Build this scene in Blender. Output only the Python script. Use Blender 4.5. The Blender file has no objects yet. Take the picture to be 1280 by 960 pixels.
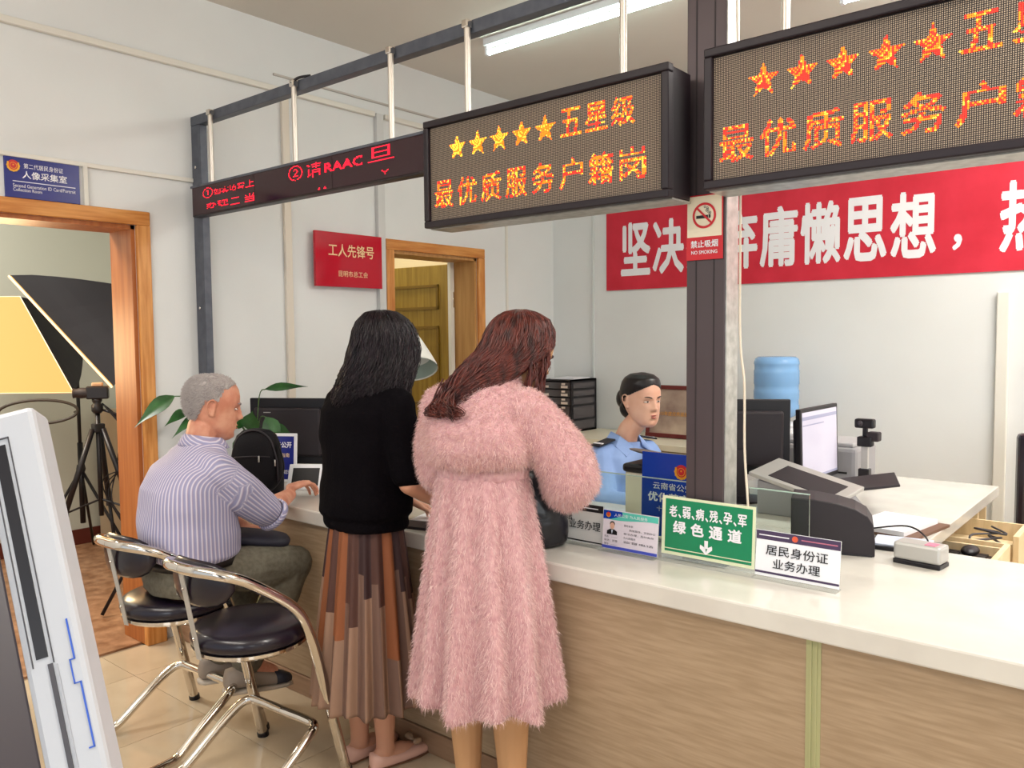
import bpy, bmesh, math, random
import numpy as np
from mathutils import Vector, Matrix
from mathutils.bvhtree import BVHTree
random.seed(7); rng = np.random.default_rng(7)
S = bpy.context.scene
COL = S.collection
PI = math.pi

# ---------------------------------------------------------------- camera
CAM_H = 1.5
FPX = 1023.6
YAW, PITCH, ROLL = math.radians(40.044), math.radians(-3.431), math.radians(-0.541)
_f = Vector((-math.sin(YAW)*math.cos(PITCH), math.cos(YAW)*math.cos(PITCH), math.sin(PITCH)))
_r0 = Vector((math.cos(YAW), math.sin(YAW), 0)); _u0 = _r0.cross(_f)
_r = _r0*math.cos(ROLL) + _u0*math.sin(ROLL); _u = -_r0*math.sin(ROLL) + _u0*math.cos(ROLL)
cd = bpy.data.cameras.new('camera'); cam = bpy.data.objects.new('camera', cd); COL.objects.link(cam)
cd.sensor_width = 36; cd.lens = FPX/1280*36; cd.clip_start = 0.02
cam.matrix_world = Matrix(((_r.x, _u.x, -_f.x, 0), (_r.y, _u.y, -_f.y, 0), (_r.z, _u.z, -_f.z, CAM_H), (0, 0, 0, 1)))
S.camera = cam

# ---------------------------------------------------------------- world and light
w = bpy.data.worlds.new('world'); S.world = w; w.use_nodes = True
w.node_tree.nodes['Background'].inputs[0].default_value = (0.86, 0.93, 1.0, 1)
w.node_tree.nodes['Background'].inputs[1].default_value = 0.6
S.view_settings.view_transform = 'Standard'; S.view_settings.look = 'None'
S.view_settings.gamma = 1; S.view_settings.use_curve_mapping = False
S.view_settings.exposure = 0.52

def area(name, loc, rot, sx, sy, power, color):
    l = bpy.data.lights.new(name, 'AREA'); l.shape = 'RECTANGLE'; l.size = sx; l.size_y = sy
    l.energy = power; l.color = color
    o = bpy.data.objects.new(name, l); COL.objects.link(o); o.location = loc; o.rotation_euler = rot
    return o
def unseen_lamp(x, y, down, up, color=(1.0, 0.95, 0.87)):
    """area lights added for an unseen batten; the upward one brightens the ceiling"""
    area('unseen_lamp_light', (x, y, 3.10), (0, 0, 0), 2.4, 0.3, down, color)
    area('ceiling_fill_uplight', (x, y, 2.75), (PI, 0, 0), 2.4, 0.5, up, color)  # upward fill, added to lift the ceiling
unseen_lamp(-1.9, -0.4, 22, 36, (1.0, 0.96, 0.90))
unseen_lamp(1.2, 1.4, 34, 42, (1.0, 0.97, 0.92))
unseen_lamp(0.9, 4.0, 62, 48, (1.0, 0.98, 0.95))
area('assumed_window_light', (2.4, -2.8, 1.9), (math.radians(80), 0, math.radians(35)), 3.6, 2.0, 52, (0.90, 0.96, 1.0))  # added area light; windows behind the camera are assumed, none is built

# ---------------------------------------------------------------- materials
def lin(c):
    if isinstance(c, str): c = tuple(int(c[i:i+2], 16) for i in (0, 2, 4))
    return tuple((v/255/12.92 if v/255 <= 0.04045 else ((v/255+0.055)/1.055)**2.4) for v in c) + (1,)
def mat(name, c, rough=0.5, metal=0.0, emit=None, es=0, trans=0, ior=1.45, coat=0, alpha=1, spec=0.5, sss=0, sheen=0):
    m = bpy.data.materials.new(name); m.use_nodes = True
    b = m.node_tree.nodes['Principled BSDF']; I = b.inputs
    I['Base Color'].default_value = lin(c); I['Roughness'].default_value = rough; I['Metallic'].default_value = metal
    I['Transmission Weight'].default_value = trans; I['IOR'].default_value = ior; I['Coat Weight'].default_value = coat
    I['Alpha'].default_value = alpha; I['Specular IOR Level'].default_value = spec
    if sss: I['Subsurface Weight'].default_value = sss; I['Subsurface Radius'].default_value = (0.01, 0.004, 0.002)
    if sheen: I['Sheen Weight'].default_value = sheen
    if emit: I['Emission Color'].default_value = lin(emit); I['Emission Strength'].default_value = es
    return m
def N(m, t, **kw):
    n = m.node_tree.nodes.new(t)
    for k, v in kw.items():
        if k in n.inputs.keys() if isinstance(k, str) else False: n.inputs[k].default_value = v
        else: setattr(n, k, v)
    return n
def L(m, a, b): m.node_tree.links.new(a, b)
def coords(m, scale=(1, 1, 1)):
    tc = N(m, 'ShaderNodeTexCoord'); mp = N(m, 'ShaderNodeMapping'); mp.inputs['Scale'].default_value = scale
    L(m, tc.outputs['Object'], mp.inputs['Vector']); return mp.outputs['Vector']
def noisy(m, c1, c2, scale=5, stretch=(1, 1, 1), detail=4, bump=0, lo=0.35, hi=0.65, bscale=None):
    b = m.node_tree.nodes['Principled BSDF']; v = coords(m, stretch)
    n = N(m, 'ShaderNodeTexNoise'); n.inputs['Scale'].default_value = scale; n.inputs['Detail'].default_value = detail
    L(m, v, n.inputs['Vector'])
    r = N(m, 'ShaderNodeValToRGB'); r.color_ramp.elements[0].position = lo; r.color_ramp.elements[1].position = hi
    r.color_ramp.elements[0].color = lin(c1); r.color_ramp.elements[1].color = lin(c2)
    L(m, n.outputs['Fac'], r.inputs['Fac']); L(m, r.outputs['Color'], b.inputs['Base Color'])
    if bump:
        n2 = n
        if bscale:
            n2 = N(m, 'ShaderNodeTexNoise'); n2.inputs['Scale'].default_value = bscale; L(m, v, n2.inputs['Vector'])
        bp = N(m, 'ShaderNodeBump'); bp.inputs['Strength'].default_value = bump; bp.inputs['Distance'].default_value = 0.01
        L(m, n2.outputs['Fac'], bp.inputs['Height']); L(m, bp.outputs['Normal'], b.inputs['Normal'])
    return m
def M(name, c, **k): return mat(name, c, **k)

m_wall = noisy(mat('wall_paint', (222, 223, 222), rough=0.75), (219, 220, 219), (226, 227, 226), 1.2, bump=0.03, bscale=120)
m_ceil = noisy(mat('ceiling_paint', (214, 208, 198), rough=0.85), (210, 204, 195), (217, 211, 202), 0.9)
m_studio = mat('studio_wall', (196, 198, 186), rough=0.85)
m_trimw = mat('white_trunking', (224, 220, 210), rough=0.45)
m_frame = noisy(mat('orange_wood', (200, 132, 66), rough=0.42, coat=0.15), (188, 118, 52), (216, 152, 84), 9, (6, 6, 0.5), bump=0.05)
m_framex = noisy(mat('orange_wood_lengthwise', (200, 132, 66), rough=0.42, coat=0.15), (186, 116, 50), (214, 150, 80), 9, (6, 0.5, 6), bump=0.05)
m_jamb = noisy(mat('jamb_wood', (166, 96, 44), rough=0.45), (156, 86, 36), (176, 106, 52), 6, (6, 6, 0.4))
m_jamb2 = noisy(mat('tan_wood', (186, 140, 86), rough=0.5), (178, 130, 74), (196, 150, 92), 6, (6, 6, 0.4))
m_olive = noisy(mat('olive_door_wood', (150, 118, 34), rough=0.45, coat=0.2), (136, 104, 24), (160, 128, 44), 7, (5, 5, 0.4))
m_tile = noisy(mat('cream_floor_tile', (196, 177, 150), rough=0.10, coat=0.3), (188, 169, 142), (203, 185, 159), 2.5)
m_grout = mat('tile_grout', (140, 122, 100), rough=0.9)
m_brownfloor = noisy(mat('brown_floor', (150, 110, 80), rough=0.35), (128, 88, 60), (172, 130, 98), 14, detail=6)
m_slab = noisy(mat('white_quartz', (210, 205, 196), rough=0.16, coat=0.15), (206, 201, 192), (214, 210, 201), 6)
m_slab_edge = m_slab
m_panel = noisy(mat('beige_oak_laminate', (178, 150, 116), rough=0.5), (156, 132, 104), (172, 148, 120), 14, (0.6, 1, 8), detail=5, bump=0.03)
m_kick = noisy(mat('kick_board_brown', (150, 118, 92), rough=0.5), (142, 110, 84), (156, 124, 98), 6, (1, 1, 8))
m_strip = mat('green_grey_aluminium', (176, 176, 132), rough=0.4, metal=0.25)
m_steel = noisy(mat('blue_grey_painted_steel', (84, 88, 98), rough=0.45, metal=0.3), (78, 82, 92), (92, 96, 106), 18)
m_post = mat('dark_bronze_aluminium', (84, 74, 76), rough=0.4, metal=0.45)
m_postgroove = mat('post_groove_dark', (50, 42, 44), rough=0.6)
m_alu = noisy(mat('scuffed_aluminium', (176, 176, 172), rough=0.35, metal=0.6), (160, 160, 156), (188, 188, 184), 30)
m_rod = mat('satin_steel_rod', (206, 198, 188), rough=0.3, metal=0.6)
m_chrome = mat('chrome', (214, 208, 200), rough=0.07, metal=1.0)
m_ledframe = mat('sign_frame_black', (26, 15, 23), rough=0.42)
m_ledback = mat('led_backing', (46, 40, 38), rough=0.6)
m_unlit = mat('unlit_diode', (184, 164, 142), rough=0.5)
m_lit_o = mat('lit_diode_orange', (255, 110, 20), emit=(255, 106, 10), es=1.7)
m_lit_y = mat('lit_diode_yellow', (255, 190, 60), emit=(255, 186, 50), es=1.9)
m_lit_r = mat('lit_diode_red', (255, 40, 30), emit=(255, 36, 22), es=1.5)
m_lit_c = mat('lit_diode_crimson', (255, 20, 50), emit=(250, 14, 48), es=1.1)
m_redpanel = mat('dark_red_acrylic', (46, 12, 22), rough=0.12)
m_banner = noisy(mat('red_banner_cloth', (204, 34, 56), rough=0.55), (198, 30, 52), (210, 40, 62), 5)
m_white = mat('white_lettering', (238, 236, 240), rough=0.6)
m_plaque = mat('red_acrylic_plaque', (186, 16, 40), rough=0.1)
m_gold = mat('gold_lettering', (240, 208, 160), rough=0.4)
m_goldm = mat('gold_emblem', (232, 170, 50), rough=0.35, metal=0.3)
m_red = mat('sign_red', (200, 34, 44), rough=0.4)
m_blue = mat('sign_blue', (34, 40, 120), rough=0.25)
m_blue2 = mat('poster_blue', (20, 62, 168), rough=0.25)
m_cream = mat('cream_sign', (232, 220, 194), rough=0.4)
m_black = mat('black_print', (20, 18, 20), rough=0.5)
m_grey = mat('grey_print', (70, 68, 74), rough=0.5)
m_green = mat('sign_green', (20, 128, 84), rough=0.2)
m_sgnedge = mat('pale_green_edge', (222, 226, 190), rough=0.3)
m_paper = mat('white_paper', (236, 236, 240), rough=0.6)
m_paper2 = mat('pale_blue_paper', (214, 222, 240), rough=0.6)
m_purple = mat('header_purple', (70, 54, 84), rough=0.4)
m_pink_bar = mat('header_pink', (190, 110, 130), rough=0.4)
m_teal = mat('header_teal', (90, 196, 178), rough=0.4)
m_blueline = mat('poster_blue_line', (70, 84, 190), rough=0.4)
m_acryl = mat('clear_acrylic', (226, 234, 228), rough=0.04, alpha=0.22)
m_glassedge = mat('glass_edge_green', (190, 214, 200), rough=0.1, alpha=0.7)
m_glass = mat('counter_glass', (236, 248, 242), rough=0.02, trans=1.0, ior=1.15)
m_blackpl = mat('black_plastic', (19, 15, 21), rough=0.4)
m_blackpl2 = mat('charcoal_plastic', (38, 31, 36), rough=0.5)
m_vinyl = mat('black_vinyl', (24, 16, 30), rough=0.28, coat=0.25)
m_screen = mat('lit_screen', (180, 176, 190), rough=0.2, emit=(190, 186, 204), es=0.30)
m_screenbar = mat('lit_screen_toolbar', (130, 130, 150), rough=0.2, emit=(140, 140, 164), es=0.5)
m_whitepl = mat('white_plastic', (226, 226, 230), rough=0.35)
m_bezel = mat('white_device_bezel', (184, 187, 194), rough=0.4)
m_darkglass = mat('dark_screen_glass', (56, 50, 56), rough=0.35)
m_silver = mat('silver_plastic', (186, 184, 180), rough=0.35, metal=0.4)
m_printer = mat('grey_printer_plastic', (150, 148, 150), rough=0.5)
m_jug = mat('blue_water_bottle', (140, 190, 240), rough=0.08, alpha=0.78)
m_lightwood = noisy(mat('pale_birch', (226, 204, 164), rough=0.5), (218, 194, 152), (234, 212, 174), 8, (6, 1, 1))
m_cred = mat('cream_cabinet', (222, 214, 192), rough=0.4)
m_credfr = mat('cabinet_front_tan', (196, 166, 120), rough=0.5)
m_draw = mat('smoky_drawer', (74, 68, 70), rough=0.15, coat=0.4)
m_label = mat('paper_label', (214, 200, 188), rough=0.6)
m_mahog = mat('mahogany_frame', (104, 32, 30), rough=0.35)
m_cert = noisy(mat('certificate_glass', (170, 140, 124), rough=0.1), (130, 104, 96), (206, 182, 160), 3.5)
m_amber = mat('amber_print', (214, 150, 70), rough=0.5)
m_leaf = noisy(mat('dark_leaf', (30, 74, 30), rough=0.35), (22, 58, 24), (44, 96, 40), 12)
m_stem = mat('leaf_stem', (70, 100, 50), rough=0.5)
m_pot = mat('white_pot', (210, 206, 196), rough=0.4)
m_soil = mat('soil', (50, 36, 26), rough=0.9)
m_soft = mat('black_softbox_fabric', (15, 10, 19), rough=0.5)
m_softlit = mat('lit_diffuser', (120, 96, 64), rough=0.8, emit=(255, 188, 100), es=0.66)
m_softlit2 = mat('lit_diffuser_rim', (255, 226, 190), rough=0.7, emit=(255, 216, 170), es=0.9)
m_tube = mat('fluorescent_tube', (255, 255, 255), emit=(224, 255, 246), es=14)
m_skin_old = noisy(mat('tanned_skin', (208, 146, 118), rough=0.5, sss=0.06), (196, 126, 100), (214, 156, 128), 22, bump=0.1, bscale=240)
m_skin = noisy(mat('fair_skin', (226, 176, 150), rough=0.48, sss=0.06), (222, 168, 142), (230, 184, 160), 14)
m_skin_leg = mat('leg_skin', (206, 150, 122), rough=0.5, sss=0.05)
m_tights = mat('nude_tights', (196, 150, 108), rough=0.5)
m_lip = mat('lips', (176, 92, 84), rough=0.45)
m_eye = mat('eye_white', (226, 214, 206), rough=0.2)
m_iris = mat('iris_dark', (30, 20, 18), rough=0.15)
m_hair_b = noisy(mat('black_hair', (24, 14, 20), rough=0.34, spec=0.4), (15, 8, 13), (32, 19, 27), 60, (1, 1, 0.1))
m_hair_r = noisy(mat('auburn_hair', (92, 44, 36), rough=0.36, spec=0.6), (56, 22, 20), (108, 46, 36), 60, (1, 1, 0.1))
m_hair_k = noisy(mat('jet_hair', (17, 12, 14), rough=0.36, spec=0.5), (12, 8, 10), (25, 19, 21), 80, (1, 1, 0.1))
m_hair_g = noisy(mat('grey_hair', (150, 142, 138), rough=0.7), (138, 128, 126), (182, 174, 170), 50, (1, 1, 0.4), detail=4, bump=0.2)
m_knit = noisy(mat('black_knit', (9, 6, 10), rough=0.9, spec=0.08), (7, 5, 8), (12, 9, 13), 160, bump=0.25)
m_pinkcloth = noisy(mat('pink_fluffy_cloth', (216, 164, 162), rough=0.9, sheen=0.3), (196, 146, 150), (216, 172, 174), 60, bump=0.4)
m_fur1 = mat('pink_fur_light', (238, 210, 206), rough=0.8)
m_fur2 = mat('pink_fur_mid', (220, 180, 180), rough=0.8)
m_fur3 = mat('pink_fur_warm', (222, 180, 168), rough=0.8)
m_trouser = noisy(mat('grey_green_trousers', (104, 98, 84), rough=0.8), (96, 90, 76), (112, 106, 92), 60, bump=0.1)
m_belt = mat('black_belt', (28, 24, 26), rough=0.4)
m_shoe_b = mat('shoe_navy', (40, 40, 52), rough=0.6)
m_shoe_w = mat('shoe_sole', (196, 184, 170), rough=0.6)
m_shoe_g = mat('shoe_grey', (150, 136, 124), rough=0.6)
m_flat = mat('pink_leather_flat', (226, 178, 160), rough=0.4)
m_bow = mat('taupe_bow', (160, 130, 104), rough=0.4)
m_uniform = noisy(mat('pale_blue_uniform', (142, 172, 226), rough=0.7), (134, 164, 220), (150, 180, 232), 6)
m_epau = mat('black_epaulette', (26, 24, 34), rough=0.6)
m_bag = noisy(mat('black_nylon', (13, 10, 15), rough=0.7, spec=0.25), (10, 8, 12), (17, 14, 19), 200, bump=0.15)
m_leather = noisy(mat('black_leather', (16, 14, 22), rough=0.3, coat=0.15), (12, 10, 17), (22, 20, 30), 12, bump=0.3, bscale=26)
m_bluepen = mat('blue_marker', (50, 90, 190), rough=0.5)
m_greyring = mat('grey_hoop', (64, 56, 48), rough=0.5)
m_orange = mat('skirt_rust', (136, 78, 44), rough=0.7)
m_brown = mat('skirt_brown', (80, 50, 42), rough=0.7)
m_dbrown = mat('skirt_dark', (56, 34, 34), rough=0.7)
m_taupe = mat('skirt_taupe', (146, 114, 94), rough=0.7)
m_taupe2 = mat('skirt_taupe_dark', (112, 84, 72), rough=0.7)
m_lamp = mat('white_lamp_shade', (232, 232, 226), rough=0.4)
m_lampin = mat('shade_inside_grey', (150, 166, 156), rough=0.5)
def stripe_mat():
    m = mat('striped_shirt', (170, 168, 196), rough=0.75); b = m.node_tree.nodes['Principled BSDF']
    a = N(m, 'ShaderNodeAttribute'); a.attribute_name = 'stripe'
    mu = N(m, 'ShaderNodeMath', operation='MULTIPLY'); mu.inputs[1].default_value = 1/0.0135
    L(m, a.outputs['Fac'], mu.inputs[0])
    fr = N(m, 'ShaderNodeMath', operation='FRACT'); L(m, mu.outputs[0], fr.inputs[0])
    r = N(m, 'ShaderNodeValToRGB'); cr = r.color_ramp
    cr.elements[0].position = 0; cr.elements[0].color = lin((150, 148, 182))
    cr.elements[1].position = 1.0; cr.elements[1].color = lin((150, 148, 182))
    for p, c in ((0.28, (158, 156, 190)), (0.42, (214, 208, 220)), (0.56, (214, 208, 220)), (0.68, (172, 156, 182)), (0.84, (150, 146, 176))):
        e = cr.elements.new(p); e.color = lin(c)
    L(m, fr.outputs[0], r.inputs['Fac']); L(m, r.outputs['Color'], b.inputs['Base Color'])
    return m
m_stripe = stripe_mat()

# ---------------------------------------------------------------- mesh helpers
ROOTLOC = {}
def V(*a): return Vector(a)
def link(name, me, parent=None, loc=None):
    o = bpy.data.objects.new(name, me); COL.objects.link(o)
    if parent is not None: o.parent = parent; ROOTLOC[o] = ROOTLOC[parent]
    else:
        loc = Vector(loc or (0, 0, 0)); o.location = loc; ROOTLOC[o] = loc
    return o
def tag(o, label=None, cat=None, group=None, kind=None):
    if label: o['label'] = label
    if cat: o['category'] = cat
    if group: o['group'] = group
    if kind: o['kind'] = kind
    return o
def thing(name, label, cat, loc, group=None):
    o = bpy.data.objects.new(name, None); COL.objects.link(o); o.location = loc; ROOTLOC[o] = Vector(loc)
    o.empty_display_size = 0.05
    return tag(o, label, cat, group)

class MB:
    def __init__(s): s.v = []; s.f = []; s.m = []; s.mi = 0
    def add(s, vs, fs, mi=None):
        n = len(s.v); s.v += [Vector(v) for v in vs]; s.f += [tuple(i+n for i in f) for f in fs]; s.m += [s.mi if mi is None else mi]*len(fs)
        return s
    def box(s, a, b, mi=None, R=None, c=None):
        x0, y0, z0 = a; x1, y1, z1 = b
        vs = [V(x, y, z) for x in (x0, x1) for y in (y0, y1) for z in (z0, z1)]
        if R is not None: c = Vector(c); vs = [c + R @ v for v in vs]
        return s.add(vs, [(0, 1, 3, 2), (4, 6, 7, 5), (0, 4, 5, 1), (2, 3, 7, 6), (0, 2, 6, 4), (1, 5, 7, 3)], mi)
    def tube(s, pts, r, seg=10, mi=None, cap=True, closed=False):
        pts = [Vector(p) for p in pts]; n = len(pts); rs = r if isinstance(r, (list, tuple)) else [r]*n
        T = []
        for i in range(n):
            a = pts[(i-1) % n] if closed else pts[max(i-1, 0)]; b = pts[(i+1) % n] if closed else pts[min(i+1, n-1)]
            T.append((b-a).normalized())
        up = V(0, 0, 1) if abs(T[0].z) < 0.9 else V(1, 0, 0)
        X = T[0].cross(up).normalized(); vs = []
        for i in range(n):
            X = (X - T[i]*X.dot(T[i])).normalized(); Y = T[i].cross(X)
            for k in range(seg):
                a = 2*PI*k/seg; vs.append(pts[i] + (X*math.cos(a) + Y*math.sin(a))*rs[i])
        fs = []
        for i in range(n if closed else n-1):
            j = (i+1) % n
            for k in range(seg):
                k2 = (k+1) % seg; fs.append((i*seg+k, i*seg+k2, j*seg+k2, j*seg+k))
        if cap and not closed: fs += [tuple(reversed(range(seg))), tuple((n-1)*seg+k for k in range(seg))]
        return s.add(vs, fs, mi)
    def rings(s, rings, mi=None, cap=True, closed=False):
        m = len(rings[0]); n = len(rings); vs = [p for r in rings for p in r]; fs = []
        for i in range(n if closed else n-1):
            j = (i+1) % n
            for k in range(m):
                k2 = (k+1) % m; fs.append((i*m+k, i*m+k2, j*m+k2, j*m+k))
        if cap and not closed: fs += [tuple(reversed(range(m))), tuple((n-1)*m+k for k in range(m))]
        return s.add(vs, fs, mi)
    def lathe(s, c, prof, seg=24, axis=V(0, 0, 1), mi=None, cap=True):
        c = Vector(c); axis = Vector(axis).normalized(); X = axis.cross(V(0, 0, 1) if abs(axis.z) < 0.9 else V(1, 0, 0)).normalized(); Y = axis.cross(X)
        R = [[c + axis*h + (X*math.cos(2*PI*k/seg) + Y*math.sin(2*PI*k/seg))*max(r, 1e-4) for k in range(seg)] for r, h in prof]
        return s.rings(R, mi, cap)
    def ell(s, c, r, R=None, u=20, w=12, mi=None):
        c = Vector(c); rr = []
        for j in range(w+1):
            t = PI*j/w; ring = []
            for k in range(u):
                a = 2*PI*k/u; p = V(r[0]*math.sin(t)*math.cos(a), r[1]*math.sin(t)*math.sin(a), -r[2]*math.cos(t))
                if j in (0, w): p = V(r[0]*0.01*math.cos(a), r[1]*0.01*math.sin(a), p.z)
                ring.append(c + (R @ p if R else p))
            rr.append(ring)
        return s.rings(rr, mi)
    def cap2(s, p0, r0, p1, r1, seg=14):
        p0 = Vector(p0); p1 = Vector(p1); d = (p1-p0); ln = d.length
        if ln < 1e-5: return s.ell(p0, (r0, r0, r0))
        d /= ln; X = d.cross(V(0, 0, 1) if abs(d.z) < 0.9 else V(1, 0, 0)).normalized(); Y = d.cross(X); rr = []
        for c, r, hs in ((p0, r0, (-90, -60, -30, 0)), (p1, r1, (0, 30, 60, 90))):
            for h in hs:
                h = math.radians(h); q = max(math.cos(h), 0.02)*r
                rr.append([c + d*math.sin(h)*r + (X*math.cos(2*PI*k/seg) + Y*math.sin(2*PI*k/seg))*q for k in range(seg)])
        return s.rings(rr)
    def limb(s, pts, rs):
        for i in range(len(pts)-1): s.cap2(pts[i], rs[i], pts[i+1], rs[i+1])
        return s
    def poly(s, pts, n, th, mi=None):     # flat outline given thickness along n
        pts = [Vector(p) for p in pts]; n = Vector(n)*th; m = len(pts)
        return s.add(pts + [p+n for p in pts], [tuple(reversed(range(m))), tuple(range(m, 2*m))] + [(i, (i+1) % m, m+(i+1) % m, m+i) for i in range(m)], mi)
    def build(s, name, mats, parent=None, loc=None, smooth=False, bevel=0, fix=True, sub=0, autosmooth=None):
        o = link(name, bpy.data.meshes.new(name), parent, loc); off = ROOTLOC[o]; me = o.data
        me.from_pydata([v-off for v in s.v], [], s.f)
        for m in (mats if isinstance(mats, (list, tuple)) else [mats]): me.materials.append(m)
        me.polygons.foreach_set('material_index', s.m)
        if fix:
            bm = bmesh.new(); bm.from_mesh(me); bmesh.ops.recalc_face_normals(bm, faces=bm.faces); bm.to_mesh(me); bm.free()
        if smooth: me.polygons.foreach_set('use_smooth', [True]*len(me.polygons))
        if autosmooth: me.set_sharp_from_angle(angle=math.radians(autosmooth))
        if bevel:
            b = o.modifiers.new('bevel', 'BEVEL'); b.width = bevel; b.segments = 2; b.limit_method = 'ANGLE'; b.angle_limit = math.radians(40)
        if sub:
            b = o.modifiers.new('sub', 'SUBSURF'); b.levels = sub; b.render_levels = sub
        me.update(); return o
    def remesh(s, name, mats, parent, voxel=0.006, it=4, fac=0.6, fold=None, paint=None, smooth=True):
        me = bpy.data.meshes.new('tmp'); me.from_pydata([v[:] for v in s.v], [], s.f)
        bm = bmesh.new(); bm.from_mesh(me); bmesh.ops.recalc_face_normals(bm, faces=bm.faces); bm.to_mesh(me); bm.free()
        o = bpy.data.objects.new('tmp', me); COL.objects.link(o)
        a = o.modifiers.new('r', 'REMESH'); a.mode = 'VOXEL'; a.voxel_size = voxel
        if it: b = o.modifiers.new('s', 'SMOOTH'); b.iterations = it; b.factor = fac
        dg = bpy.context.evaluated_depsgraph_get(); out = bpy.data.meshes.new_from_object(o.evaluated_get(dg)); out.name = name
        bpy.data.objects.remove(o); bpy.data.meshes.remove(me)
        n = len(out.vertices); co = np.empty(n*3); out.vertices.foreach_get('co', co); co = co.reshape(-1, 3)
        nr = np.empty(n*3); out.vertices.foreach_get('normal', nr); nr = nr.reshape(-1, 3)
        if fold: co = co + nr*fold(co, nr)[:, None]
        st = paint(co) if paint else None
        r = link(name, out, parent); off = np.array(ROOTLOC[r])
        out.vertices.foreach_set('co', (co-off).ravel())
        out.materials.clear()
        for m in (mats if isinstance(mats, (list, tuple)) else [mats]): out.materials.append(m)
        if st is not None:
            at = out.attributes.new('stripe', 'FLOAT', 'POINT'); at.data.foreach_set('value', st)
        out.polygons.foreach_set('use_smooth', [True]*len(out.polygons)); out.update()
        return r

def frame_R(x, y, z): return Matrix((x, y, z)).transposed()
def ellring(c, X, Y, seg=24, p=2.0):
    c, X, Y = Vector(c), Vector(X), Vector(Y); out = []
    for k in range(seg):
        a = 2*PI*k/seg; ca, sa = math.cos(a), math.sin(a); e = 2/p
        out.append(c + X*(abs(ca)**e)*(1 if ca > 0 else -1) + Y*(abs(sa)**e)*(1 if sa > 0 else -1))
    return out
def smoothpath(pts, n=8):
    pts = [Vector(p) for p in pts]; out = []
    for i in range(len(pts)-1):
        p0, p1, p2, p3 = pts[max(i-1, 0)], pts[i], pts[i+1], pts[min(i+2, len(pts)-1)]
        for k in range(n):
            t = k/n; out.append(0.5*((2*p1)+(p2-p0)*t+(2*p0-5*p1+4*p2-p3)*t*t+(3*p1-p0-3*p2+p3)*t**3))
    out.append(pts[-1]); return out
def from_np(name, vs, fs, mats, parent, mi=None):
    """vs (n,3) world, fs (m,3) triangles"""
    me = bpy.data.meshes.new(name); o = link(name, me, parent); vs = vs - np.array(ROOTLOC[o])
    me.vertices.add(len(vs)); me.vertices.foreach_set('co', vs.astype(np.float32).ravel())
    me.loops.add(len(fs)*3); me.loops.foreach_set('vertex_index', fs.astype(np.int32).ravel())
    me.polygons.add(len(fs)); me.polygons.foreach_set('loop_start', np.arange(0, len(fs)*3, 3, dtype=np.int32))
    for m in mats: me.materials.append(m)
    if mi is not None: me.polygons.foreach_set('material_index', mi.astype(np.int32))
    me.update(calc_edges=True); me.validate(); return o

# ---- lettering
_tc = {}
def text_raw(s, bold=0.0):
    k = (s, bold)
    if k in _tc: return _tc[k]
    c = bpy.data.curves.new('t', 'FONT'); c.body = s; c.size = 1; c.resolution_u = 2
    o = bpy.data.objects.new('t', c); COL.objects.link(o)
    me = bpy.data.meshes.new_from_object(o.evaluated_get(bpy.context.evaluated_depsgraph_get()))
    vs = np.array([v.co[:] for v in me.vertices]).reshape(-1, 3); fs = [tuple(p.vertices) for p in me.polygons]
    bpy.data.objects.remove(o); bpy.data.meshes.remove(me); bpy.data.curves.remove(c)
    if bold:        # a heavier face: the same strokes spread a little in every direction
        n = len(vs); v0 = vs; f0 = fs; vs = [v0]; fs = list(f0)
        for q in range(6):
            vs.append(v0 + np.array([math.cos(PI*q/3)*bold, math.sin(PI*q/3)*bold, 0]) + np.array([0, 0, (q+1)*0.00015])); fs += [tuple(i+n*(q+1) for i in f) for f in f0]
        vs = np.vstack(vs)
    lo, hi = vs.min(0), vs.max(0); lo[2] = 0; hi[2] = 1; vs = (vs-lo)/np.where(hi-lo < 1e-6, 1, hi-lo); _tc[k] = (vs, fs); return _tc[k]
class Plane:
    """a sign face: origin at the lower left, u to the right, v up, n towards the reader"""
    def __init__(s, o, u, v=(0, 0, 1)): s.o = Vector(o); s.u = Vector(u).normalized(); s.v = Vector(v).normalized(); s.n = s.u.cross(s.v)
    def p(s, a, b, c=0.0): return s.o + s.u*a + s.v*b + s.n*c
    def box(s, mb, a0, b0, a1, b1, c0, c1, mi=None):
        vs = [s.p(a, b, c) for a in (a0, a1) for b in (b0, b1) for c in (c0, c1)]
        return mb.add(vs, [(0, 1, 3, 2), (4, 6, 7, 5), (0, 4, 5, 1), (2, 3, 7, 6), (0, 2, 6, 4), (1, 5, 7, 3)], mi)
    def text(s, st, a0, b0, a1, b1, c, m, parent, bold=0.0, name='lettering'):
        vs, fs = text_raw(st, bold); mb = MB()
        mb.add([s.p(a0+(a1-a0)*v[0], b0+(b1-b0)*v[1], c+v[2]) for v in vs], fs)
        o = mb.build(name, m, parent, fix=False); return o
    def disc(s, mb, a, b, ra, rb, c, seg=20, mi=None, a0=0, a1=2*PI):
        return mb.add([s.p(a+ra*math.cos(a0+(a1-a0)*k/seg), b+rb*math.sin(a0+(a1-a0)*k/seg), c) for k in range(seg if a1-a0 > 6.2 else seg+1)],
                      [tuple(range(seg if a1-a0 > 6.2 else seg+1))], mi)
    def annulus(s, mb, a, b, r0, r1, c, seg=32, mi=None, a0=0, a1=2*PI):
        for k in range(seg):
            t0 = a0+(a1-a0)*k/seg; t1 = a0+(a1-a0)*(k+1)/seg
            mb.add([s.p(a+r0*math.cos(t0), b+r0*math.sin(t0), c), s.p(a+r1*math.cos(t0), b+r1*math.sin(t0), c), s.p(a+r1*math.cos(t1), b+r1*math.sin(t1), c), s.p(a+r0*math.cos(t1), b+r0*math.sin(t1), c)], [(0, 1, 2, 3)], mi)
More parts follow.
